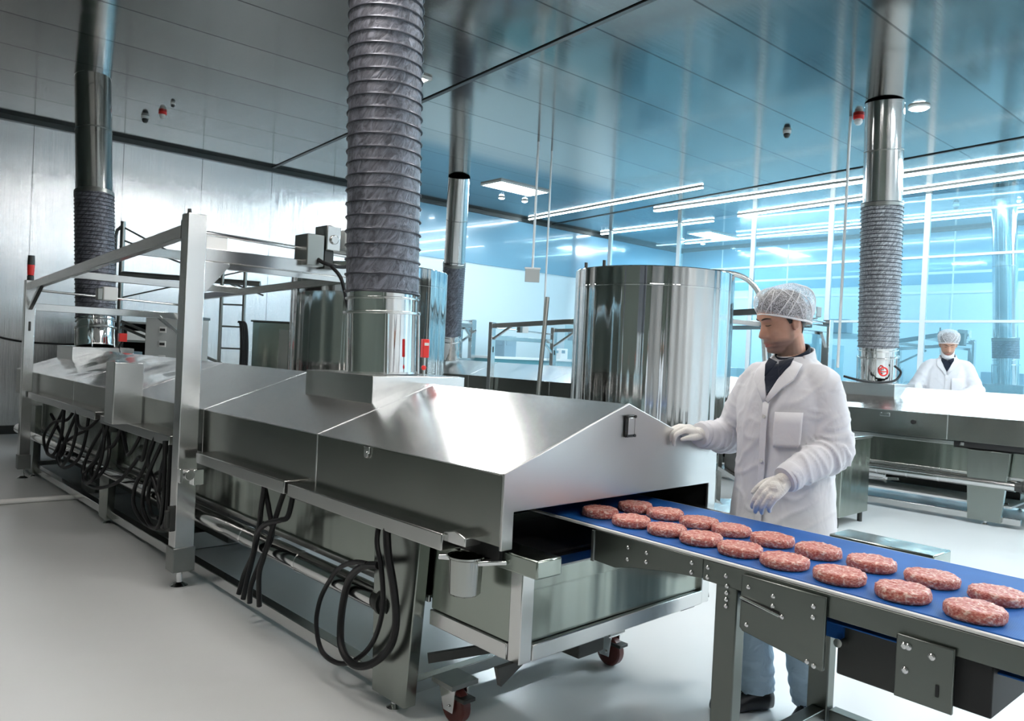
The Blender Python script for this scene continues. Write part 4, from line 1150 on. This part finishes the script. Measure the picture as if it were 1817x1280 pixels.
def remesh(o, vox, smooth=3, fac=.5):
    md = o.modifiers.new('rm', 'REMESH'); md.mode = 'VOXEL'; md.voxel_size = vox; md.use_smooth_shade = True
    if smooth:
        s = o.modifiers.new('sm', 'SMOOTH'); s.factor = fac; s.iterations = smooth
    bake(o)
    for p in o.data.polygons: p.use_smooth = True
    return o

def hand(mb, wrist, d, nrm, side, curl, spread=.0, thumb=(.3, .6), s=1.0):
    """wrist; d along the hand; nrm out of its back; side towards the thumb"""
    W = Vector(wrist); d = Vector(d).normalized(); n = Vector(nrm); n = (n - d * n.dot(d)).normalized()
    t = Vector(side); t = (t - d * t.dot(d) - n * t.dot(n)).normalized()
    def P(a, b, c): return W + (d * a + t * b + n * c) * s
    base = [(.090, .031), (.095, .010), (.091, -.011), (.082, -.030)]
    ln = [(.042, .026, .020), (.046, .029, .021), (.043, .027, .020), (.034, .021, .018)]
    for i in range(4):
        a, b = base[i]
        mb.tube([P(-.015, b * .35, 0), P(.03, b * .7, .002), P(a * .75, b * .95, .004), P(a, b, .003)], [.021 * s, .020 * s, .0150 * s, .0118 * s], 12, 4)
        p = P(a, b, .003); pts = [p]; ang = curl[i][0]
        dirs = (d + t * (b * spread)).normalized()
        for j in range(3):
            if j: ang += curl[i][j]
            v = dirs * math.cos(ang) - n * math.sin(ang)
            p = p + v * ln[i][j] * s; pts.append(p)
        mb.tube(pts, [.0112 * s, .0100 * s, .0092 * s, .0070 * s], 12, 5)
        mb.ball(pts[-1], .0072 * s, 10)
        mb.ball(pts[0], .0118 * s, 10)
    # thumb leaves the side of the palm near its base
    q0, q1 = P(.012, .022, -.004), P(.045, .046, -.012)
    v = (d * math.cos(thumb[0]) + t * math.sin(thumb[0]) - n * .25).normalized()
    q2 = q1 + v * .034 * s
    v2 = (d * math.cos(thumb[0] * .4) + t * math.sin(thumb[0] * .4) - n * thumb[1]).normalized()
    q3 = q2 + v2 * .028 * s
    mb.tube([q0, q1, q2, q3], [.019 * s, .0150 * s, .0115 * s, .0088 * s], 12, 5)
    mb.ball(q3, .0088 * s, 10)
    mb.ball(P(.05, 0, -.004), .034 * s, 14, (1, 1, 1), None)
    return mb

RINGS = [  # z, centre x, half depth, half width
    (.46, -.04, .165, .235), (.62, -.045, .160, .228), (.80, -.05, .152, .218), (.95, -.05, .146, .208), (1.08, -.045, .142, .205), (1.20, -.045, .142, .212),
    (1.30, -.05, .136, .216), (1.37, -.055, .120, .200), (1.42, -.06, .100, .165), (1.46, -.065, .080, .115), (1.49, -.068, .066, .078)]
def ring_at(z):
    rs = RINGS
    for a, b in zip(rs, rs[1:]):
        if z <= b[0]:
            t = (z - a[0]) / (b[0] - a[0]); return [lerp(a[i], b[i], t) for i in range(1, 4)]
    return rs[-1][1:]
SE = 2.5
def front_x(y, z):
    c, d, w = ring_at(z)
    q = min(.985, abs(y) / w)
    return c + d * (1 - q ** SE) ** (1 / SE)
def patch(name, poly, mat, parent, off, th, n=14):
    """a cloth piece lying on the chest; poly in (y, z): left edge list, right edge list"""
    le, re = poly
    rows = []
    m = len(le)
    for i in range(m):
        row = []
        for k in range(n + 1):
            y = lerp(le[i][0], re[i][0], k / n); z = lerp(le[i][1], re[i][1], k / n)
            row.append((front_x(y, z) + off, y, z))
        rows.append(row)
    o = MB().grid(rows).build(name, mat, parent, angle=180)
    md = o.modifiers.new('solid', 'SOLIDIFY'); md.thickness = th; md.offset = 1
    return o

def worker(loc, rz, scale, label, J, head_yaw, head_pitch, seed=1, mask=False, vox=1.0):
    e = empty('person', loc, rz, label, 'person', 'factory workers in white coats'); e.scale = (scale,) * 3
    hc = Vector(J['head'])
    HM = Matrix.Translation(hc) @ Matrix.Rotation(R(head_yaw), 4, 'Z') @ Matrix.Rotation(R(head_pitch), 4, 'Y')
    # ---- body: one continuous surface (head, neck, trunk, arms, legs)
    hm = head_mesh()
    for v in hm.bm.verts: v.co = HM @ v.co
    nb = Vector((-.075, 0, 1.42))
    hm.tube([nb, Vector((-.062, 0, 1.48)), HM @ Vector((-.022, 0, -.075)), HM @ Vector((-.012, 0, -.01))], [.075, .058, .055, .05], 20, 5)
    hm.tube([(-.05, 0, .92), (-.05, 0, 1.1), (-.055, 0, 1.3), (-.065, 0, 1.42)], [.12, .115, .115, .085], 20, 4)
    for s in ('L', 'R'):
        hm.tube([J[s + 'sh'], J[s + 'el'], J[s + 'wr']], [.052, .042, .028], 14, 6)
        hm.tube([nb, J[s + 'sh']], [.06, .05], 14)
        k = J[s + 'kn']; a = J[s + 'an']
        hm.tube([J[s + 'hip'], k, a], [.075, .05, .036], 14, 6)
    body = hm.build('body', M['skin'], e, angle=180)
    remesh(body, .0036 * vox, 2, .4)
    inv = HM.inverted()
    me = body.data
    ab = me.attributes.new('beard', 'FLOAT', 'POINT'); al = me.attributes.new('lip', 'FLOAT', 'POINT')
    vb, vl = [], []
    for v in me.vertices:
        p = inv @ v.co
        bb = 0; ll = 0
        if -.14 < p.z < 0 and p.x > -.035:
            line = -.052 if abs(p.y) < .03 else -.052 - (abs(p.y) - .03) * .25
            bb = max(0, min(1, (line - p.z) / .022)) * max(0, min(1, (p.x + .03) / .03))
            if abs(p.y) > .055: bb = max(bb, .8 * max(0, min(1, (-.01 - p.z) / .05)) * max(0, min(1, (.03 - p.x) / .02)) * max(0, min(1, (p.x + .01) / .01)))
            ll = g(p.z + .0822, .0085) * g(p.y, .02) if p.x > .06 else 0
            ll = min(1, ll * 1.3)
            bb *= (1 - ll) * .85
        vb.append(bb); vl.append(ll)
    ab.data.foreach_set('value', vb); al.data.foreach_set('value', vl)
    # brows and lashes
    for s in (-1, 1):
        pts = []
        for i in range(7):
            y = s * lerp(.012, .052, i / 6); z = .0235 + .005 * math.sin(PI * (i / 6) * .9)
            fx = .0965 - (abs(y) / .078) ** 2.4 * .055
            pts.append(HM @ Vector((fx + .0015, y, z)))
        MB().tube(pts, [.0016, .0030, .0034, .0034, .0030, .0022, .0010], 8, 3).build('eyebrow', M['brow'], e)
        pts = []
        for i in range(6):
            y = s * lerp(.018, .044, i / 5); z = -.0005 - .0022 * math.sin(PI * i / 5)
            fx = .0865 - (abs(y) / .076) ** 2.4 * .05
            pts.append(HM @ Vector((fx + .0035, y, z)))
        MB().tube(pts, [.0008, .0016, .0018, .0018, .0016, .0008], 6, 3).build('eyelashes', M['brow'], e)
    # hair under the net
    rows = []
    n = 48
    for i in range(20):
        t = i / 19
        row = []
        for k in range(n):
            a = 2 * PI * k / n; ca, sa = math.cos(a), math.sin(a)
            # the lower edge: forehead line in front, nape at the back
            zlow = lerp(-.030, .066, (ca + 1) / 2) if ca > -.2 else lerp(-.085, .008, (ca + 1) / .8)
            zlow = lerp(zlow, -.022, g((a if a < PI else 2 * PI - a) - 1.50, .11))
            z = lerp(zlow, .1185, t ** .8)
            xf, xb, w = interp(FRONT, z), interp(BACK, z), interp(HALF, z)
            cx = (xf + xb) / 2; d = (xf - xb) / 2 + .004 + .010 * t; w += .004 + .010 * t
            row.append(HM @ Vector((cx + d * math.copysign(abs(ca) ** .85, ca), w * math.copysign(abs(sa) ** .85, sa), z + .014 * t + .012 * t * max(0, ca))))
        rows.append(row)
    MB().grid(rows, True).build('hair', M['hair'], e, angle=180)
    # hairnet bonnet: puffed shell, elastic band and folds
    def netp(a, t, puff=1.0):
        ca, sa = math.cos(a), math.sin(a)
        zl = lerp(-.036, .048, (ca + 1) / 2)
        lo = Vector((-.004 + (.094 if ca > 0 else .116) * ca, .094 * sa, zl))
        th = t * PI / 2
        top = Vector((.002, 0, .148))
        bul = math.sin(min(1, t * 1.6) * PI) * .008 * (1 - 1.0 * max(0, ca)) + math.sin(t * PI) * (.015 + .005 * max(0, -ca))
        cs = max(0, math.cos(th)) ** .82; p = Vector((lerp(lo.x, top.x, 1 - cs), lo.y * cs, lerp(lo.z, top.z, math.sin(th) ** .92)))
        out = Vector((ca, sa, .4)).normalized()
        bk = max(0, -ca)
        return p + out * bul * (1 + .9 * bk) * puff
    rows = [[HM @ netp(2 * PI * k / 72, i / 23, 1 + .10 * math.sin(k * 72 * .37) ) for k in range(72)] for i in range(24)]
    net = MB().grid(rows, True).build('hairnet', M['net'], e, angle=180)
    band = [HM @ netp(2 * PI * k / 48, 0) for k in range(49)]
    MB().tube(band, .0042, 8, cap=False).build('elastic_band', M['netfold'], net)
    rnd = random.Random(seed)
    for (a0, a1, t0, t1) in ((.35, 1.5, .02, .72), (.6, .9, .02, .6), (.9, 1.8, .02, .55), (1.25, 2.0, .02, .5), (1.9, 1.2, .02, .7), (2.4, 1.6, .05, .62), (.1, .9, .05, .75), (2.8, 2.3, .05, .7), (-.3, -1.2, .02, .7), (-.9, -1.6, .02, .6), (-2.2, -1.4, .02, .7)):
        pts = [HM @ (netp(lerp(a0, a1, i / 9), lerp(t0, t1, i / 9), 1.06)) for i in range(10)]
        MB().tube(pts, [.0010] + [.0022] * 8 + [.0008], 6, 2).build('net_fold', M['netfold'], net)
    # ---- coat
    cm = MB(); rows = []
    nn = 64
    for i in range(48):
        z = lerp(RINGS[0][0], RINGS[-1][0], i / 47)
        c, d, w = ring_at(z)
        row = []
        for k in range(nn):
            a = 2 * PI * k / nn; ca, sa = math.cos(a), math.sin(a)
            lowf = max(0, (.95 - z) / .5)
            wob = 1 + .02 * lowf * math.sin(a * 7 + 1.3 + seed) + .012 * math.sin(a * 4 + z * 9)
            row.append((c + d * wob * math.copysign(abs(ca) ** (2 / SE), ca), w * wob * math.copysign(abs(sa) ** (2 / SE), sa), z))
        rows.append(row)
    cm.grid(rows, True)
    cm._add(rows[0], [tuple(range(nn))]); cm._add(rows[-1], [tuple(range(nn))])
    for s in ('L', 'R'):
        sh, el, wr = Vector(J[s + 'sh']), Vector(J[s + 'el']), Vector(J[s + 'wr'])
        sg_ = 1 if s == 'L' else -1
        inn = Vector((-.06, sg_ * .07, 1.40))
        pts = [inn, sh + Vector((0, -sg_ * .012, .008)), lerp(sh, el, .35), lerp(sh, el, .7), el, lerp(el, wr, .3), lerp(el, wr, .65), wr]
        rad = [.070, .076, .078, .075, .076, .070, .062, .052]
        P_, Q_ = catmull(pts, rad, 9)
        Q2 = []
        for i, q in enumerate(Q_):
            t = i / len(Q_)
            fold = .0045 * math.sin(i * 1.05 + seed) * (g(t - .62, .16) + .8 * g(t - .95, .1))
            Q2.append(q + fold)
        cm.tube(P_, Q2, 28)
    coat = cm.build('lab_coat', M['coat'], e, angle=180)
    remesh(coat, .0075 * vox, 4, .5)
    arms = [(Vector(J[q + 'sh']), Vector(J[q + 'el']), Vector(J[q + 'wr'])) for q in 'LR']
    me = coat.data
    for v in me.vertices:
        p = v.co
        best = (9, None, 0)
        for sh, el, wr in arms:
            for a_, b_, o_ in ((sh, el, 0), (el, wr, 1)):
                ab_ = b_ - a_; t = max(0, min(1, (p - a_).dot(ab_) / ab_.dot(ab_)))
                dd_ = (p - a_ - ab_ * t).length
                if dd_ < best[0]: best = (dd_, ab_.normalized(), t + o_)
        wa = max(0, min(1, (.105 - best[0]) / .03)) if p.z < 1.36 else 0
        q = Vector((p.x * 8, p.y * 8, p.z * 2.2)) + Vector((seed * 3.1, 0, 0))
        n1 = noise.noise(q); n2 = noise.noise(Vector((p.x * 11 + p.z * 9, p.y * 11 - p.z * 6, p.z * 5)) + Vector((seed, 5, 2)))
        tor = .0055 * (max(0, 1 - abs(n1) * 2.6) ** 2 - .3) + .0045 * (max(0, 1 - abs(n2) * 3) ** 2 - .3)
        ax_ = best[1]; u_ = p.dot(ax_); perp = p - ax_ * u_
        qa = perp * 7 + ax_ * (u_ * 24) + Vector((seed, 1, 3))
        n3 = noise.noise(qa); n4 = noise.noise(perp * 12 + ax_ * (u_ * 11) + Vector((2, seed, 7)))
        el_ = g(best[2] - 1.05, .55) + .6 * g(best[2] - 1.9, .25) + .25
        arm = .0085 * el_ * (max(0, 1 - abs(n3) * 2.4) ** 2 - .35) + .004 * n4
        v.co = p + v.normal * (tor * (1 - wa) + arm * wa)
    for p in coat.data.polygons: p.use_smooth = True
    # front details
    patch('shirt_front', ([(.002, 1.325), (-.030, 1.385), (-.05, 1.435), (-.055, 1.452)], [(-.002, 1.325), (.030, 1.385), (.05, 1.435), (.055, 1.452)]), M['shirt'], e, .011, .004)
    sc_ = MB(); hn = HM @ Vector((-.02, 0, -.09))
    for r_, z0, z1 in ((.066, 1.455, 1.525),):
        rows = []
        for i in range(5):
            t = i / 4; row = []
            for k in range(40):
                a = 2 * PI * k / 40; ca = math.cos(a)
                zt = lerp(z1 + .02, z1 - .045, (ca + 1) / 2)
                z = lerp(z0 - .012 * ca, zt, t)
                c = Vector((lerp(-.07, -.062, t), 0, z))
                row.append(c + Vector((ca * (r_ + .006 * (1 - t)), math.sin(a) * (r_ + .004 * (1 - t)), 0)))
            rows.append(row)
        sc_.grid(rows, True)
    sc_.build('shirt_collar', M['shirt'], e, angle=180, solid=.006)
    for s_ in (-1, 1):
        patch('shirt_collar_wing', ([(s_ * .006, 1.464), (s_ * .014, 1.44), (s_ * .030, 1.408)], [(s_ * .060, 1.480), (s_ * .060, 1.45), (s_ * .036, 1.402)]), M['shirt'], e, .017, .004 if s_ > 0 else -.004)
    cc = MB(); rows = []
    for i in range(6):
        t = i / 5; row = []
        for k in range(33):
            a = lerp(R(62), R(298), k / 32); ca, sa = math.cos(a), math.sin(a)
            z = lerp(1.452, 1.532 - .028 * (ca + 1), t)
            rr = lerp(.094, .079, t)
            row.append(Vector((-.070 + ca * rr, sa * rr * 1.02, z)))
        rows.append(row)
    cc.grid(rows)
    cc.build('coat_collar', M['coatflat'], e, angle=180, solid=.007)
    for s in (-1, 1):
        le = [(s * .000, 1.305), (s * .012, 1.34), (s * .030, 1.385), (s * .046, 1.43), (s * .060, 1.468)]
        re = [(s * .014, 1.295), (s * .060, 1.355), (s * .098, 1.395), (s * .100, 1.425), (s * .098, 1.455)]
        patch('lapel', (le, re), M['coatflat'], e, .013, .005 if s > 0 else -.005)
    patch('placket', ([(-.012, .50 + .8 * i / 14) for i in range(15)], [(.016, .50 + .8 * i / 14) for i in range(15)]), M['coatflat'], e, .009, .003)
    for z in (1.24, 1.06, .88, .70):
        MB().lathe([(.008, 0), (.008, .003), (.001, .003)], 12).build('button', M['white_plastic'], e, loc=(front_x(.002, z) + .0135, .002, z)).rotation_euler.y = R(90)
    pk = [(.052, 1.12), (.050, 1.135), (.048, 1.17), (.048, 1.22), (.048, 1.262)], [(.145, 1.13), (.152, 1.145), (.155, 1.175), (.155, 1.22), (.155, 1.268)]
    patch('chest_pocket', pk, M['coatflat'], e, .009, .004)
    for s in ('L', 'R'):
        el, wr = Vector(J[s + 'el']), Vector(J[s + 'wr']); d = (wr - el).normalized()
        MB().tube([wr - d * .035, wr - d * .012, wr + d * .008], [.058, .056, .050], 24).build('cuff', M['coatflat'], e)
    # gloves
    for s in ('L', 'R'):
        h = J[s + 'hand']
        gm = MB()
        el, wr = Vector(J[s + 'el']), Vector(J[s + 'wr'])
        gm.tube([wr - (wr - el).normalized() * .03, wr, Vector(wr) + Vector(h['d']).normalized() * .03], [.034, .031, .026], 16, 3)
        hand(gm, wr + Vector(h['d']).normalized() * .012, h['d'], h['n'], h['t'], h['curl'], h.get('spread', .8), h.get('thumb', (.5, .5)), 1.0)
        go = gm.build('glove', M['glove'], e, angle=180)
        remesh(go, .0030 * vox, 3, .5)
    # trousers and shoes
    jm = MB()
    jm.ball((-.05, 0, .92), 1, 24, (.13, .18, .12))
    for s in ('L', 'R'):
        hp, k, a = Vector(J[s + 'hip']), Vector(J[s + 'kn']), Vector(J[s + 'an'])
        pts = [hp, lerp(hp, k, .5), k, lerp(k, a, .5), lerp(k, a, .8), a + Vector((0, 0, .01))]
        P_, Q_ = catmull(pts, [.108, .095, .082, .078, .078, .074], 9)
        Q2 = [q + (.004 * math.sin(i * 1.3) * (1 if i > len(Q_) * .62 else .3)) for i, q in enumerate(Q_)]
        jm.tube(P_, Q2, 24)
    jo = jm.build('jeans', M['jeans'], e, angle=180)
    remesh(jo, .008 * vox, 3, .5)
    for s in ('L', 'R'):
        a = Vector(J[s + 'an']); yaw = R(J[s + 'toe'])
        rows = []
        for (x, w, h0, h1) in ((-.075, .010, .012, .05), (-.070, .030, .006, .08), (-.04, .036, .0, .095), (0, .037, .0, .10), (.04, .040, .0, .095), (.08, .046, .0, .078), (.12, .050, .0, .062), (.16, .048, .0, .055), (.19, .038, .004, .048), (.205, .016, .012, .036)):
            row = []
            for k in range(24):
                t = 2 * PI * k / 24; ca, sa = math.cos(t), math.sin(t)
                zc, hh = (h0 + h1) / 2, (h1 - h0) / 2
                v = Vector((x, w * math.copysign(abs(ca) ** .8, ca), zc + hh * math.copysign(abs(sa) ** .75, sa)))
                v = Matrix.Rotation(yaw, 3, 'Z') @ v
                row.append(v + Vector((a.x, a.y, 0)))
            rows.append(row)
        sm = MB().grid(rows, True); sm._add(rows[0], [tuple(range(24))]); sm._add(rows[-1], [tuple(range(24))])
        so = sm.build('shoe', M['shoe'], e, angle=180)
        for i in range(4):
            q = [Matrix.Rotation(yaw, 3, 'Z') @ Vector((.05 + i * .022, yy, .094 - i * .010 - abs(yy) * .25)) + Vector((a.x, a.y, .002)) for yy in (-.022, 0, .022)]
            MB().tube(q, .003, 6).build('lace', M['rubber'], so)
    if mask:
        rows = []
        for i in range(9):
            z = lerp(-.145, -.085, i / 8); row = []
            for k in range(25):
                a = lerp(-1.5, 1.5, k / 24)
                row.append(HM @ Vector((.004 + (.092 - .03 * abs(i / 8 - .4)) * math.cos(a), .064 * math.sin(a), z + .03 * (1 - math.cos(a)))))
            rows.append(row)
        MB().grid(rows).build('face_mask', M['coatflat'], e, angle=180, solid=.003)
    return e

J1 = dict(head=(-.022, -.030, 1.632), Lsh=(-.050, .160, 1.368), Rsh=(-.055, -.165, 1.368), Lel=(-.040, .225, 1.125), Lwr=(.195, .180, 1.020),
          Rel=(-.06, -.305, 1.120), Rwr=(.150, -.285, 1.135),
          Lhip=(-.06, .09, .90), Rhip=(-.06, -.09, .90), Lkn=(-.05, .10, .49), Rkn=(.02, -.085, .49), Lan=(-.12, .13, .075), Ran=(-.01, -.055, .075), Ltoe=18, Rtoe=-22,
          Lhand=dict(d=(.80, -.20, -.60), n=(.55, .45, .70), t=(.40, -.85, .3), curl=[(.55, .55, .4), (.6, .6, .4), (.65, .65, .4), (.7, .65, .4)], spread=-1.2, thumb=(.30, .5)),
          Rhand=dict(d=(.90, -.22, .22), n=(-.1, .25, .95), t=(.2, .95, -.2), curl=[(.75, .75, .5), (.7, .8, .5), (.65, .8, .5), (.6, .8, .5)], spread=-1.0, thumb=(.2, .5)))
worker((2.98, 1.53, 0), R(171.6), 1.0, 'man in white coat and hairnet beside the blue belt, gloved hand on the oven hood', J1, -22, 15)
J2 = dict(head=(.02, 0, 1.628), Lsh=(-.045, .178, 1.372), Rsh=(-.045, -.178, 1.372), Lel=(.02, .285, 1.135), Lwr=(.235, .13, 1.08),
          Rel=(.02, -.30, 1.14), Rwr=(.24, -.25, 1.08),
          Lhip=(-.06, .09, .90), Rhip=(-.06, -.09, .90), Lkn=(-.05, .10, .49), Rkn=(-.05, -.10, .49), Lan=(-.08, .11, .075), Ran=(-.08, -.11, .075), Ltoe=10, Rtoe=-10,
          Lhand=dict(d=(.75, -.6, -.1), n=(.1, .3, .95), t=(.2, -.5, .6), curl=[(.35, .4, .3)] * 4),
          Rhand=dict(d=(.95, .1, -.2), n=(.2, 0, .95), t=(0, .95, .1), curl=[(.35, .4, .3)] * 4))
worker((10.05, 3.08, .0), R(196), 1.10, 'second worker in white coat and hairnet, standing behind the far oven', J2, 6, 24, seed=3, mask=True, vox=1.8)

# ------------------------------------------------------------------ world, camera, view
w = bpy.data.worlds.new('World'); bpy.context.scene.world = w; w.use_nodes = True
w.node_tree.nodes['Background'].inputs[0].default_value = (.03, .035, .04, 1)
w.node_tree.nodes['Background'].inputs[1].default_value = .3
cam = bpy.data.cameras.new('Camera'); co = bpy.data.objects.new('Camera', cam); C.objects.link(co)
yaw, pit, rol = R(43.42), R(0.6), R(-2.684)
f = Vector((math.cos(pit) * math.sin(yaw), math.cos(pit) * math.cos(yaw), -math.sin(pit)))
r = Vector((math.cos(yaw), -math.sin(yaw), 0)); d = f.cross(r)
rr = r * math.cos(rol) + d * math.sin(rol); dd = -r * math.sin(rol) + d * math.cos(rol)
co.matrix_world = Matrix(((rr.x, -dd.x, -f.x, 0), (rr.y, -dd.y, -f.y, 0), (rr.z, -dd.z, -f.z, 1.45), (0, 0, 0, 1)))
cam.sensor_width = 36; cam.lens = 1362 / 1817 * 36; cam.clip_start = .05; cam.clip_end = 100
sc = bpy.context.scene
sc.camera = co
sc.view_settings.view_transform = 'Standard'; sc.view_settings.look = 'None'
sc.view_settings.exposure = 0.0; sc.view_settings.gamma = 1.0; sc.view_settings.use_curve_mapping = False
sc.cycles.use_denoising = True
sc.cycles.max_bounces = 8; sc.cycles.diffuse_bounces = 3; sc.cycles.glossy_bounces = 4; sc.cycles.transparent_max_bounces = 8
sc.cycles.sample_clamp_indirect = 6
